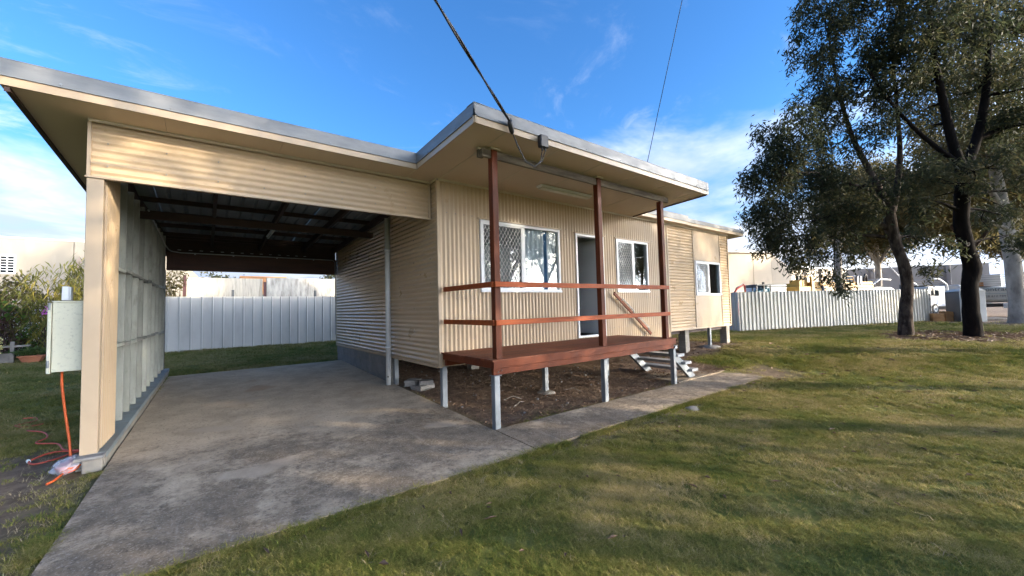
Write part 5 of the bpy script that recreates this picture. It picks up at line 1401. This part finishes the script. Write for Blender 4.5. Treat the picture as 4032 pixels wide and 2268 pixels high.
make_tree('gum_tree', 'nearer gum tree with grey-brown trunk and low drooping foliage beside the house', 'tree', (17.9, 2.47, .27), T1, L1,
          [(15.39, 3.24, 11.09, 1.5, 1.5, 1.27, 60), (17.11, 2.64, 10.7, 1.3, 1.3, 1.1, 45), (15.6, 3.47, 9.63, 1.1, 1.1, 0.94, 50), (17.16, 2.84, 8.82, 1.1, 1.1, 0.9, 34), (16.13, 3.74, 8.09, 1.0, 1.0, 0.85, 50), (16.56, 2.08, 8.98, .9, .9, 0.8, 20), (13.93, 4.15, 6.43, 0.95, 0.95, 0.81, 55), (16.88, 3.72, 6.79, 1.1, 1.1, .95, 44), (16.71, 2.53, 6.85, 0.8, 0.8, 0.6, 12), (13.86, 4.76, 5.43, 0.8, 0.8, 0.68, 48), (16.38, 4.55, 5.56, 1.1, 1.1, 0.94, 62), (16.38, 3.39, 4.98, 1.1, 1.1, 0.85, 32), (15.03, 5.3, 4.36, 0.75, 0.75, 0.64, 42), (15.18, 4.4, 3.74, 1.0, 1.0, 0.85, 44), (16.57, 3.71, 3.73, 1.0, 1.0, 0.8, 36), (16.43, 2.7, 4.2, 0.7, 0.7, 0.4, 6), (14.74, 5.12, 3.43, 0.5, 0.5, 0.42, 16), (16.56, 4.3, 2.85, 0.7, 0.7, 0.4, 11), (16.73, 3.39, 2.85, 0.5, 0.5, 0.35, 6), (15.65, 4.7, 2.83, 0.5, 0.5, 0.42, 10), (16.82, 3.72, 1.72, 0.30, 0.30, 0.40, 6), (16.59, 2.29, 5.11, 0.7, 0.7, 0.5, 9), (18.75, 2.31, 3.47, 0.5, 0.5, 0.42, 9), (16.32, 3.89, 2.15, 0.35, 0.35, 0.34, 5)],
          'bark1', 'leafdark', rg, 'gum trees along the right side of the lawn')
T2 = [(17.98, 1.05, 0.10, .27), (17.98, 1.05, .32, .215), (17.98, 1.05, 1.0, .19), (17.97, 1.05, 1.7, .185), (18.08, .97, 2.3, .205), (18.0, 1.03, 2.9, .175), (17.92, 1.1, 3.6, .18), (17.95, 1.05, 4.5, .175), (18.05, 1.0, 5.3, .17)]
L2 = [[(18.05, 1.0, 5.2, .15), (17.85, 1.15, 6.2, .12), (17.7, 1.25, 7.4, .10), (17.55, 1.35, 9, .07), (17.5, 1.4, 11, .04)],
      [(18.05, 1.0, 5.2, .15), (18.4, .72, 6.1, .12), (18.75, .45, 7.6, .10), (18.9, .3, 9.4, .07), (19.0, .2, 11.5, .04)],
      [(18.0, 1.0, 5.4, .08), (17.2, 1.7, 6.4, .06), (16.4, 2.3, 7.6, .04), (15.9, 2.7, 8.8, .025)],
      [(18.4, .72, 6.2, .08), (19.2, 0, 6.6, .06), (20.2, -.9, 6.9, .03)],
      [(17.95, 1.05, 4.4, .05), (18.6, .5, 4.6, .035), (19.5, -.3, 4.5, .02)]]
make_tree('gum_tree', 'tall gum tree with very dark forked trunk nearest the right edge', 'tree', (18, 1.05, .27), T2, L2,
          [(16.0, 1.56, 10.74, 1.5, 1.5, 1.27, 50), (16.45, 0.64, 10.09, 1.6, 1.6, 1.36, 55), (20.09, -0.33, 11.1, 1.6, 1.6, 1.36, 50), (16.54, 1.62, 9.46, 1.1, 1.1, 0.94, 48), (18.32, 0.8, 9.48, 1.1, 1.1, 0.94, 48), (19.84, -0.04, 10.0, 1.1, 1.1, 0.94, 42), (17.55, 1.45, 8.52, 0.9, 0.9, 0.77, 32), (19.18, 0.67, 8.32, 0.9, 0.9, 0.77, 30), (18.75, -0.17, 8.01, 1.0, 1.0, 0.85, 30), (16.7, 2.34, 7.9, 0.8, 0.8, 0.68, 24), (18.9, -0.1, 6.65, 0.8, 0.8, 0.68, 24), (19.44, 0.61, 6.69, 0.7, 0.7, 0.59, 14), (17.99, 1.57, 7.07, 0.6, 0.6, 0.51, 10), (17.73, 0.12, 5.05, 0.9, 0.9, 0.77, 28), (16.96, 0.81, 4.88, 0.55, 0.55, 0.47, 8), (16.38, 1.43, 5.07, 0.6, 0.6, 0.51, 10), (19.85, 0.52, 4.05, 0.6, 0.6, 0.51, 12), (16.77, 1.68, 4.15, 0.5, 0.5, 0.42, 8), (19.56, 0.02, 3.19, 0.6, 0.6, 0.51, 12), (17.07, 1.22, 2.93, 0.35, 0.35, 0.3, 5), (17.26, 1.59, 2.28, 0.3, 0.3, 0.26, 4)],
          'bark2', 'leafdark', rg, 'gum trees along the right side of the lawn')
T3 = [(27.95, .30, .1, .48), (27.95, .30, .35, .34), (27.95, .30, 1.2, .28), (27.95, .34, 3, .26), (27.9, .45, 5, .23), (27.8, .6, 7, .19), (27.7, .8, 9.5, .14)]
L3 = [[(27.9, .45, 5.2, .12), (27.2, .9, 6.5, .09), (26.4, 1.6, 8, .05)], [(28.2, 0, 6.5, .13), (29.2, -.9, 7.4, .09), (30.2, -1.8, 8.6, .05)], [(28.05, .15, 4.2, .10), (27.2, .8, 4.7, .07), (26.3, 1.6, 5.6, .04)]]
make_tree('gum_tree', 'thick pale-barked gum tree at the right edge in front of the tank truck', 'tree', (27.95, .22, .27), T3, L3,
          [(27.2, .9, 8.6, 2.2, 2.2, 1.6, 110), (28.6, -.3, 11.5, 2.8, 2.8, 2.0, 140), (26.2, 1.9, 6.6, 1.4, 1.4, 1.1, 50), (29.5, -1.2, 8, 2, 2, 1.6, 80), (26.0, 2.2, 10.5, 2, 2, 1.6, 80), (27.4, .7, 14, 3, 3, 2, 110)],
          'bark3', 'leafolive', rg, 'gum trees along the right side of the lawn', ln=.24, wd=.06, spread=(.35, .35, .3))
T4 = [(33.95, 7.75, -.2, .26), (33.95, 7.75, 2, .22), (33.95, 7.7, 4.5, .18), (34.2, 7.5, 7, .13), (34.2, 7.5, 9, .07)]
make_tree('gum_tree', 'smaller pale-trunked gum tree standing behind the ribbed fence', 'tree', (33.95, 7.75, .2), T4, [[(34.1, 7.6, 5, .09), (33.2, 8.2, 6, .05), (32.4, 8.9, 6.6, .03)], [(34.1, 7.6, 5.3, .09), (35.2, 6.8, 6.4, .04)]],
          [(33.6, 8.0, 7.6, 1.8, 1.8, 1.5, 80), (34.6, 7.2, 9.6, 2, 2, 1.6, 80), (35.4, 6.4, 7.4, 1.3, 1.3, 1, 40)], 'bark3', 'leafolive', rg, 'gum trees beyond the fence', ln=.26, wd=.065, spread=(.35, .35, .3))
# further gums beyond the yard
for i, (x, y, h, r, lab) in enumerate(((42, 2.3, 13.5, 4.4, 'tallest olive gum tree beyond the yard, behind the dark forked trunk'), (43.5, 7.4, 12.5, 3.6, 'olive gum tree seen between the two near trunks beyond the yard'),
                                 (64, 0.8, 13.0, 5.0, 'broad olive gum tree far beyond the tank truck'))):
    g = zg(x, y)
    tk_ = [(x, y, g - .2, .32), (x, y, g + 1.5, .24), (x + .3, y, g + h * .4, .18), (x + .2, y + .2, g + h * .75, .09)]
    lb = [[(x + .3, y, g + h * .35, .13), (x + .3 + r * .4 * math.cos(a), y + r * .4 * math.sin(a), g + h * .55, .08), (x + r * .7 * math.cos(a), y + r * .7 * math.sin(a), g + h * .72, .03)] for a in (0.4, 2.5, 4.6)]
    bl_ = [(x + r * .55 * math.cos(a), y + r * .55 * math.sin(a), g + h * zz_, r * .5, r * .5, h * .12, 62) for a, zz_ in ((0, .55), (1.3, .7), (2.6, .6), (3.9, .75), (5.2, .62))] + [(x, y, g + h * .88, r * .6, r * .6, h * .13, 70)]
    make_tree('gum_tree', lab, 'tree', (x, y, g), tk_, lb, bl_, 'bark3' if i % 2 else 'bark1', 'leafolive', rg, 'gum trees beyond the fence', per=70, ln=.42, wd=.12, spread=(.65, .65, .5), twig_p=.25, sides=8)
# the row of gums across the lawn that throws the dappled shade (seen in the window panes)
for i, (x, y, h, r, n_, lab) in enumerate(((9.5, -7.0, 9.8, 3.3, 42, 'dense gum tree across the lawn, nearest to the carport'), (14.2, -8.2, 10.5, 2.9, 34, 'dense gum tree across the lawn, facing the porch'),
                                  (19, -10, 11.2, 2.8, 20, 'thin gum tree across the lawn, facing the small porch window'), (24.5, -11.5, 12.6, 3.0, 22, 'rounded gum tree across the lawn, facing the house wing'),
                                  (4.6, -6.5, 8, 2.8, 28, 'low gum tree of the row across the lawn, nearest to the street side'),
                                  (31, -8.2, 11.5, 3.7, 46, 'tall gum tree just outside the view, right of the dark forked trunk'), (38, -7.5, 12, 3.6, 34, 'distant gum tree just outside the view beyond the pale-barked tree'), (40, -16.5, 10, 4.2, 48, 'dense spreading gum tree at the far end of the row, facing the small porch window'))):
    g = zg(x, y)
    tk_ = [(x, y, g - .2, .30), (x, y, g + 1.5, .22), (x + .2, y, g + h * .4, .17), (x + .1, y + .2, g + h * .75, .08)]
    lb = [[(x + .2, y, g + h * .3, .12), (x + .2 + r * .4 * math.cos(a), y + r * .4 * math.sin(a), g + h * .5, .07), (x + r * .7 * math.cos(a), y + r * .7 * math.sin(a), g + h * .66, .03)] for a in (0.4, 2.5, 4.6)]
    up_ = 0.0 if i in (0, 8) else 0.11
    bl_ = [(x + r * .55 * math.cos(a + i), y + r * .55 * math.sin(a + i), g + h * (zz_ + up_), r * .5, r * .5, h * .13, n_) for a, zz_ in ((0, .38), (1.3, .55), (2.6, .42), (3.9, .62), (5.2, .5))] + [(x, y, g + h * .86, r * .65, r * .65, h * .15, n_)]
    make_tree('gum_tree', lab, 'tree', (x, y, g), tk_, lb, bl_, 'bark1', 'leafdark', rg, 'gum trees in the row across the lawn', per=30, ln=.34, wd=.10, spread=(.40, .40, .34), twig_p=.15, sides=8)

# ------------------------------------------------------------------ garden plants on the left
def shrub(name, label, cat, x, y, z, blobs, leaf, per, ln, wd, droop=0.3, spread=(.12, .12, .10), stems=9, extra=None, bend=.1):
    t = thing(name, label, cat, (x, y, z))
    mb = MB(); C = []
    for (cx_, cy_, cz_, rx, ry, rz, n_) in blobs:
        for _ in range(n_):
            d_ = rg.normal(size=3); d_ /= np.linalg.norm(d_)
            C.append(np.array([cx_, cy_, cz_]) + d_ * np.array([rx, ry, rz]) * (rg.uniform(0.1, 1) ** .5))
    for q in C[::max(1, len(C) // (stems * 3))]:
        mb.tube(crv((x + rg.normal() * .12, y + rg.normal() * .12, z - .05), q, rg, 5, .07), [.014, .012, .010, .008, .006, .004], 4, cap=False)
    mb.build('stems', 'bark1', t, kind='stuff')
    V, F = leaf_quads(np.array(C), per, spread, ln, wd, rg, droop, bend=bend)
    np_mesh('leaves', V, F, leaf, t, kind='stuff')
    return t
g = lambda x, y: zg(x, y)
shrub('bamboo_shrub', 'tall yellow-green shrub with long drooping leaves behind the meter cabinet', 'shrub', -3.07, 16.28, 0.38,
      [(-3.29, 16.28, 2.28, 0.84, 0.56, 0.61, 48), (-2.62, 16.39, 2.06, 0.72, 0.56, 0.67, 48), (-3.34, 16.17, 1.39, 0.56, 0.45, 0.56, 27), (-2.90, 16.17, 2.89, 0.39, 0.33, 0.25, 11)], 'leafyellow', 16, .22, .030, droop=.75, spread=(.10, .10, .12), stems=12, bend=.3)
shrub('leafy_shrub', 'bushy shrub with bronze tips between the vine and the yellow-green shrub', 'shrub', -4.35, 16.95, 0.38,
      [(-4.18, 16.95, 2.06, 0.67, 0.56, 0.67, 48), (-4.79, 17.06, 2.17, 0.50, 0.45, 0.39, 24), (-3.90, 16.73, 1.17, 0.56, 0.45, 0.56, 32)], 'leafolive', 22, .12, .045, droop=.45, stems=10)
shrub('vine', 'broad-leaved bright green vine at the left edge', 'vine', -5.07, 17.06, 0.38,
      [(-5.18, 16.95, 2.23, 0.61, 0.39, 0.33, 27), (-4.74, 16.95, 2.00, 0.33, 0.33, 0.33, 14), (-4.29, 16.73, 1.75, 0.45, 0.33, 0.18, 16), (-5.35, 16.95, 1.50, 0.45, 0.33, 0.28, 12)], 'leafgreen', 12, .13, .12, droop=.35, stems=8)
shrub('purple_shrub', 'purple-brown twiggy shrub with small pale flowers', 'shrub', -4.24, 16.61, 0.38,
      [(-4.29, 16.61, 1.45, 0.42, 0.33, 0.33, 48), (-4.18, 16.56, 0.89, 0.47, 0.33, 0.39, 40)], 'leafpurple', 16, .07, .03, droop=.1, spread=(.08, .08, .08), stems=18)
shrub('green_shrub', 'dark green shrub low behind the terracotta planter', 'shrub', -3.57, 16.61, 0.38,
      [(-3.51, 16.61, 1.17, 0.45, 0.39, 0.45, 35), (-3.23, 16.61, 0.72, 0.56, 0.33, 0.39, 28), (-3.90, 16.73, 0.72, 0.45, 0.33, 0.33, 24)], 'leafgreen', 20, .10, .04, droop=.3, stems=10)
def hanging(name, leaf, pts, cat, label, ln=.05, wd=.04, per=9):
    V, F = leaf_quads(np.array(pts), per, (.03, .03, .04), ln, wd, rg, .4); o = np_mesh(name, V, F, leaf); tag(o, label, cat); return o
hanging('yellow_flowers', 'flower', [(-4.02 + rg.normal() * .03, 15.55, 1.02 - k * .035) for k in range(9)], 'flowers', 'cluster of pale yellow flowers hanging over the garden rail')
hanging('pink_flower', 'pink', [(-3.23, 15.3, 1.74), (-3.2, 15.3, 1.70)], 'flower', 'small pink flower left of the meter cabinet', .07, .05)
pl = thing('planter', 'terracotta trough planter on the lawn full of strap-leaved plants', 'planter', (-3.48, 15.6, g(-3.48, 15.6)))
gz = g(-3.48, 15.6)
mb = MB()
mb.hexa([(-3.63, 15.48, gz), (-3.36, 15.44, gz), (-3.63, 15.72, gz), (-3.36, 15.70, gz), (-3.70, 15.44, gz + .16), (-3.29, 15.40, gz + .16), (-3.70, 15.76, gz + .16), (-3.29, 15.74, gz + .16)])
mb.build('trough', 'terracotta', pl, bev=.01)
MB().hexa([(-3.72, 15.42, gz + .161), (-3.27, 15.38, gz + .161), (-3.72, 15.78, gz + .161), (-3.27, 15.76, gz + .161), (-3.72, 15.42, gz + .20), (-3.27, 15.38, gz + .20), (-3.72, 15.78, gz + .20), (-3.27, 15.76, gz + .20)]).build('rim', 'terracotta', pl, bev=.006)
V, F = leaf_quads(np.array([(-3.5 + rg.normal() * .10, 15.58 + rg.normal() * .06, gz + .2) for _ in range(30)]), 9, (.05, .04, .02), .34, .03, rg, upright=.7, bend=.35)
sp2 = np_mesh('strap_plant', V, F, 'leafblade'); tag(sp2, 'strap-leaved plant growing out of the terracotta trough', 'plant')
V, F = leaf_quads(np.array([(-3.1 + rg.normal() * .25, 16.0 + rg.normal() * .1, g(-3.1, 16.0)) for _ in range(26)]), 8, (.06, .05, .02), .5, .035, rg, upright=.8, bend=.35)
tag(np_mesh('strap_plant', V, F, 'leafblade'), 'taller strap-leaved clump behind the terracotta trough', 'plant')
gr = thing('garden_rail', 'silvered timber garden rail with one upright post at the left edge', 'garden rail', (-3.85, 15.7, .38))
box('post', 'oldwood', gr, -3.89, -3.82, 15.66, 15.72, .30, .96, .006)
for z in (.46, .84): bar('rail', 'oldwood', gr, (-5.3, 15.75, z - .01), (-3.55 if z > .5 else -3.83, 15.69, z), .04, .05)
box('side_board', 'oldwood', gr, -5.2, -3.9, 15.78, 15.81, .36, .66)
ps = MB(); nq = 12
for i in range(nq + 1):
    for j in range(nq + 1):
        u, v = i / nq, j / nq
        ps.v.append((-4.75 + u * .75, 15.2 + .1 * math.sin(u * 9 + v * 3) + .15 * v, .75 + v * .95 - .25 * u * (1 - v) + .05 * math.sin(u * 13)))
ps.f = [(i * (nq + 1) + j, (i + 1) * (nq + 1) + j, (i + 1) * (nq + 1) + j + 1, i * (nq + 1) + j + 1) for i in range(nq) for j in range(nq)]
tag(ps.build('plastic_sheet', 'film', None, smooth=True), 'crumpled clear plastic sheet hung among the garden plants at the left edge', 'sheet')
shd = thing('garden_chest', 'white weathered crate among the garden plants', 'crate', (-4.3, 17.8, .4))
box('crate_body', 'white', shd, -4.7, -3.9, 17.6, 18.0, .4, 1.75); box('crate_lid', 'white', shd, -4.75, -3.85, 17.55, 18.05, 1.752, 1.80)

# plants seen through the carport: leaning twigs at the left of the opening
shrub('leafy_shrub', 'leafy shrub showing above the white fence at the left of the carport opening', 'shrub', -0.95, 16.6, .4,
      [(-0.95, 16.6, 2.6, .35, .3, .55, 26), (-1.0, 16.6, 2.1, .3, .3, .3, 14)], 'leafolive', 14, .13, .05, droop=.2, stems=6)
for (x, y, z, r, lab) in ((1.9, 75, 3.4, 2.9, 'round dark tree top far beyond the concrete wall'), (16.2, 70, 3.2, 2.3, 'small dark tree top above the right end of the concrete wall')):
    pts = [(x + d_[0] * r * .8, y + d_[1] * r * .8, z + 2.4 + d_[2] * r * .62) for d_ in rg.normal(size=(60, 3)) * .5]
    t = thing('far_tree', lab, 'tree', (x, y, 0))
    MB().tube([(x, y, -.5), (x, y, z + 2)], [.3, .15], 6).build('trunk', 'bark1', t)
    V, F = leaf_quads(np.array(pts), 30, (.5, .5, .45), .5, .3, rg, .2); np_mesh('crown', V, F, 'leafdark', t, kind='stuff')

# ------------------------------------------------------------------ grass and litter (instanced on points)
def tuft(name, m, n, rad, hmin, hmax, w, rng, flat=0.5):
    V = []; F = []
    for _ in range(n):
        a = rng.uniform(0, 2 * math.pi); r = rad * math.sqrt(rng.uniform(0, 1)); x, y = r * math.cos(a), r * math.sin(a)
        h = rng.uniform(hmin, hmax); b_ = rng.uniform(0, 2 * math.pi); ln_ = h * rng.uniform(flat * .4, flat * 1.6)
        dx, dy = math.cos(b_), math.sin(b_); px, py = -dy * w / 2, dx * w / 2; i = len(V)
        V += [(x - px, y - py, -.01), (x + px, y + py, -.01), (x + dx * ln_ * .35 + px * .8, y + dy * ln_ * .35 + py * .8, h * .6), (x + dx * ln_ * .35 - px * .8, y + dy * ln_ * .35 - py * .8, h * .6), (x + dx * ln_, y + dy * ln_, h)]
        F += [(i, i + 1, i + 2, i + 3), (i + 3, i + 2, i + 4, i + 4)]
    me = bpy.data.meshes.new(name); me.from_pydata(V, [], [f if f[2] != f[3] else f[:3] for f in F]); me.update(); me.materials.append(MT[m])
    return bpy.data.objects.new(name, me)
def gmat(name, cols, rough=.7):
    m = bpy.data.materials.new(name); m.use_nodes = True; t = m.node_tree; t.nodes.clear()
    o = t.nodes.new('ShaderNodeOutputMaterial'); gg = t.nodes.new('ShaderNodeNewGeometry'); oi = t.nodes.new('ShaderNodeObjectInfo')
    n1 = t.nodes.new('ShaderNodeTexNoise'); n1.inputs['Scale'].default_value = .75; n1.inputs['Detail'].default_value = 4; t.links.new(gg.outputs['Position'], n1.inputs['Vector'])
    n2 = t.nodes.new('ShaderNodeTexNoise'); n2.inputs['Scale'].default_value = 3.4; n2.inputs['Detail'].default_value = 3; t.links.new(gg.outputs['Position'], n2.inputs['Vector'])
    a = t.nodes.new('ShaderNodeMath'); a.operation = 'MULTIPLY_ADD'; t.links.new(n1.outputs['Fac'], a.inputs[0]); a.inputs[1].default_value = 1.5; a.inputs[2].default_value = -.78
    b_ = t.nodes.new('ShaderNodeMath'); b_.operation = 'MULTIPLY_ADD'; t.links.new(n2.outputs['Fac'], b_.inputs[0]); b_.inputs[1].default_value = .8; t.links.new(a.outputs[0], b_.inputs[2])
    c_1 = t.nodes.new('ShaderNodeMath'); c_1.operation = 'MULTIPLY_ADD'; c_1.use_clamp = True; t.links.new(gg.outputs['Random Per Island'], c_1.inputs[0]); c_1.inputs[1].default_value = .55; t.links.new(b_.outputs[0], c_1.inputs[2])
    r = t.nodes.new('ShaderNodeValToRGB'); e = r.color_ramp.elements; e[0].position = 0; e[0].color = (*cols[0], 1); e[1].position = 1; e[1].color = (*cols[-1], 1)
    for i, c in enumerate(cols[1:-1]): k = e.new((i + 1) / (len(cols) - 1)); k.color = (*c, 1)
    t.links.new(c_1.outputs[0], r.inputs[0])
    d = t.nodes.new('ShaderNodeBsdfPrincipled'); d.inputs['Roughness'].default_value = rough; d.inputs['Specular IOR Level'].default_value = .25
    tl = t.nodes.new('ShaderNodeBsdfTranslucent'); mx_ = t.nodes.new('ShaderNodeMixShader'); mx_.inputs[0].default_value = .3
    t.links.new(r.outputs[0], d.inputs['Base Color']); t.links.new(r.outputs[0], tl.inputs[0]); t.links.new(d.outputs[0], mx_.inputs[1]); t.links.new(tl.outputs[0], mx_.inputs[2]); t.links.new(mx_.outputs[0], o.inputs[0])
    return m
MT['grass'] = gmat('lawn_grass', [(0.060, 0.100, 0.016), (0.120, 0.160, 0.026), (0.21, 0.215, 0.042), (0.32, 0.27, 0.075), (0.48, 0.38, 0.18)])
hidden = bpy.data.collections.new('instance_sources')
def scatter(name, P, Rz, Sc, tufts, label_mat=None):
    """points mesh -> geometry-nodes instances, picked at random from the tufts"""
    coll = bpy.data.collections.new(name + '_kinds')
    for o in tufts: coll.objects.link(o)
    me = bpy.data.meshes.new(name); me.vertices.add(len(P)); me.vertices.foreach_set('co', np.asarray(P, np.float32).ravel()); me.update()
    a = me.attributes.new('rz', 'FLOAT', 'POINT'); a.data.foreach_set('value', np.asarray(Rz, np.float32))
    a = me.attributes.new('sc', 'FLOAT', 'POINT'); a.data.foreach_set('value', np.asarray(Sc, np.float32))
    o = bpy.data.objects.new(name, me); o['kind'] = 'stuff'; link(o)
    ng = bpy.data.node_groups.new(name, 'GeometryNodeTree')
    ng.interface.new_socket('Geometry', in_out='INPUT', socket_type='NodeSocketGeometry'); ng.interface.new_socket('Geometry', in_out='OUTPUT', socket_type='NodeSocketGeometry')
    gi = ng.nodes.new('NodeGroupInput'); go = ng.nodes.new('NodeGroupOutput')
    ip = ng.nodes.new('GeometryNodeInstanceOnPoints'); ci = ng.nodes.new('GeometryNodeCollectionInfo'); ci.inputs['Collection'].default_value = coll
    ci.inputs['Separate Children'].default_value = True; ci.inputs['Reset Children'].default_value = True
    ip.inputs['Pick Instance'].default_value = True
    def att(nm):
        q = ng.nodes.new('GeometryNodeInputNamedAttribute'); q.data_type = 'FLOAT'; q.inputs['Name'].default_value = nm; return q.outputs['Attribute']
    cx_ = ng.nodes.new('ShaderNodeCombineXYZ'); ng.links.new(att('rz'), cx_.inputs[2])
    rnd = ng.nodes.new('FunctionNodeRandomValue'); rnd.data_type = 'INT'
    rnd.inputs[4].default_value = 0; rnd.inputs[5].default_value = len(tufts) - 1
    ng.links.new(gi.outputs[0], ip.inputs['Points']); ng.links.new(ci.outputs[0], ip.inputs['Instance'])
    ng.links.new(rnd.outputs[2], ip.inputs['Instance Index'])
    ng.links.new(cx_.outputs[0], ip.inputs['Rotation']); ng.links.new(att('sc'), ip.inputs['Scale'])
    ng.links.new(ip.outputs[0], go.inputs[0])
    md = o.modifiers.new('scatter', 'NODES'); md.node_group = ng
    return o
def covered(x, y):
    if 3.27 < y < 10.98 and -0.82 + (y - 3.7) * .0275 < x < 2.83: return True
    if 2.8 < x < 8.95 and 3.28 < y < 4.10: return True
    if 7.0 < x < 8.95 and 4.0 < y < 4.98: return True
    if 5.45 < y < 11.4 and -1.0 < x < -.7: return True
    return False
rg2 = np.random.default_rng(5)
P = []; Rz = []; Sc = []
zones = [((-4, 9), (-1.5, 8), 0, 4.5, 2600, .60), ((-6, 13), (-3, 12), 4.5, 8, 1050, .78), ((-9, 20), (-5, 17), 8, 14, 330, 1.25), ((-12, 34), (-7, 19), 14, 24, 100, 1.9), ((-12, 44), (-9, 19), 24, 42, 24, 3.2)]
for (xr, yr, r0, r1, dens, sc) in zones:
    n = int((xr[1] - xr[0]) * (yr[1] - yr[0]) * dens)
    X = rg2.uniform(xr[0], xr[1], n); Y = rg2.uniform(yr[0], yr[1], n); R_ = np.hypot(X, Y)
    az = np.arctan2(X, Y)
    k = (R_ >= r0) & (R_ < r1) & (az > YAW - 1.05) & (az < YAW + 1.08)
    # under the house there is no grass to see
    X, Y = X[k], Y[k]
    for x, y in zip(X, Y):
        if covered(x, y) or (2.9 < x < 9.0 and 4.2 < y < 11): continue
        s_ = soil(x, y)
        if s_ > .25 and random.random() < s_ * 1.02: continue
        gn = gnoise(x, y, .9) * .6 + gnoise(x, y, 3.1) * .4
        if r0 < 9 and random.random() < .35 - gn * .9: continue
        P.append((x, y, zg(x, y))); Rz.append(random.uniform(0, 6.28)); Sc.append(sc * random.uniform(.65, 1.25) * (1 + .45 * gn))
for _ in range(1100):          # ragged tufts growing against the concrete edge
    x = rg2.uniform(-0.7, 8.9); y = 3.285 - abs(rg2.normal()) * .05
    if gnoise(x, y, 2.2) + gnoise(x, y, 7) * .6 < -.25: continue
    P.append((x, y, zg(x, y))); Rz.append(random.uniform(0, 6.28)); Sc.append(random.uniform(.7, 1.35))
for _ in range(700):
    y = rg2.uniform(1.5, 5.4) if random.random() < .5 else rg2.uniform(3.3, 5.4); x = -0.82 + (y - 3.7) * .0275 - abs(rg2.normal()) * .05
    if gnoise(x, y, 2.2) < -.1: continue
    P.append((x, y, zg(x, y))); Rz.append(random.uniform(0, 6.28)); Sc.append(random.uniform(.7, 1.3))
tf = [tuft('grass_tuft', 'grass', 26, .055, .016, .040, .0046, rg2, 1.6) for _ in range(5)]
scatter('grass', P, Rz, Sc, tf)
# straw-coloured dead runners in the lawn
P = []; Rz = []; Sc = []
for _ in range(5200):
    x = rg2.uniform(-3.2, 9); y = rg2.uniform(.2, 7)
    if covered(x, y) or (2.8 < x < 9 and 4.1 < y < 7): continue
    near_edge = (3.0 < y < 3.3) or (-1.7 < x < -.75 and y < 7)
    if not near_edge and random.random() < .72 - gnoise(x, y, 1.1) * .8: continue
    P.append((x, y, zg(x, y) + .008)); Rz.append(random.uniform(0, 6.28)); Sc.append(random.uniform(.45, 1.0))
ts_ = [tuft('straw_wisp', 'straw', 7, .05, .010, .030, .004, rg2, 3.2) for _ in range(4)]
scatter('straw', P, Rz, Sc, ts_)
# leaf litter under the house and round the trees, a few leaves on the lawn
def leafobj(m, L_, w, curl):
    V = [(0, 0, 0), (L_ * .4, w / 2, curl), (L_, 0, curl * .4), (L_ * .4, -w / 2, curl * .8), (L_ * .5, 0, -.001)]
    me = bpy.data.meshes.new('dry_leaf'); me.from_pydata(V, [], [(0, 4, 1), (4, 2, 1), (0, 3, 4), (4, 3, 2)]); me.materials.append(MT[m]); return bpy.data.objects.new('dry_leaf', me)
lv = [leafobj('litter', .09, .022, .014), leafobj('litter', .07, .026, .02), leafobj('litter', .11, .018, .01), leafobj('litter', .05, .03, .012)]
P = []; Rz = []; Sc = []
def addl(x, y, s): P.append((x, y, zg(x, y) + .012 + random.random() * .012)); Rz.append(random.uniform(0, 6.28)); Sc.append(s * random.uniform(.6, 1.3))
for _ in range(15000):
    x = rg2.uniform(2.84, 9.2); y = 4.12 + 7 * rg2.uniform(0, 1) ** 1.7
    addl(x, y, .55)
for _ in range(1800):
    x = rg2.uniform(9, 12.6); y = rg2.uniform(4.9, 10); addl(x, y, 1)
for _ in range(3200):
    c = random.choice([(18.2, 2.2, 2.4, .9), (18.4, .9, 2.6, 1.0), (20.5, -.6, 3, 1.1), (24, -2, 4, 1.6)]); a = rg2.uniform(0, 6.28); r_ = math.sqrt(rg2.uniform(0, 1)) * 1.15
    addl(c[0] + c[2] * r_ * math.cos(a), c[1] + c[3] * r_ * math.sin(a), 1.6)
for _ in range(1500):
    s_ = rg2.uniform(0, 11.8); d_ = -rg2.uniform(.05, .9); addl(17.5 + .934 * s_ + .356 * d_, 7.34 - .356 * s_ + .934 * d_, 1.5)
for _ in range(130):
    x = rg2.uniform(0, 12); y = rg2.uniform(.3, 3.2); addl(x, y, .9); 
for _ in range(300):
    x = rg2.uniform(8, 26); y = rg2.uniform(-1, 8); addl(x, y, 1.6)
scatter('leaf_litter', P, Rz, Sc, lv)
# small stones in the soil under the house
def pebble(s):
    bm = bmesh.new(); bmesh.ops.create_icosphere(bm, subdivisions=1, radius=.02)
    for v in bm.verts: v.co *= 1 + .5 * noise.noise(v.co * 60 + Vector((s, 0, 0)))
    me = bpy.data.meshes.new('stone'); bm.to_mesh(me); bm.free(); me.materials.append(MT['block']); return bpy.data.objects.new('stone', me)
P = []; Rz = []; Sc = []
for _ in range(170):
    x = rg2.uniform(2.9, 8.5); y = 4.3 + 5 * rg2.uniform(0, 1); P.append((x, y, zg(x, y) + .008)); Rz.append(random.uniform(0, 6)); Sc.append(random.uniform(.4, 1.3))
scatter('gravel_stones', P, Rz, Sc, [pebble(i) for i in range(3)])
# scrap of plastic and twigs under the porch
tw_ = MB()
for (x, y, a) in ((5.3, 4.5, .4), (5.1, 4.75, 2.0), (6.0, 4.9, 1.0), (4.0, 5.0, 2.6), (3.6, 4.7, .2)):
    z = zg(x, y) + .03
    tw_.tube([(x, y, z), (x + .14 * math.cos(a), y + .14 * math.sin(a), z + .05), (x + .3 * math.cos(a + .2), y + .3 * math.sin(a + .2), z + .01)], .005, 4)
tw_.build('fallen_twigs', 'oldwood', None, kind='stuff')
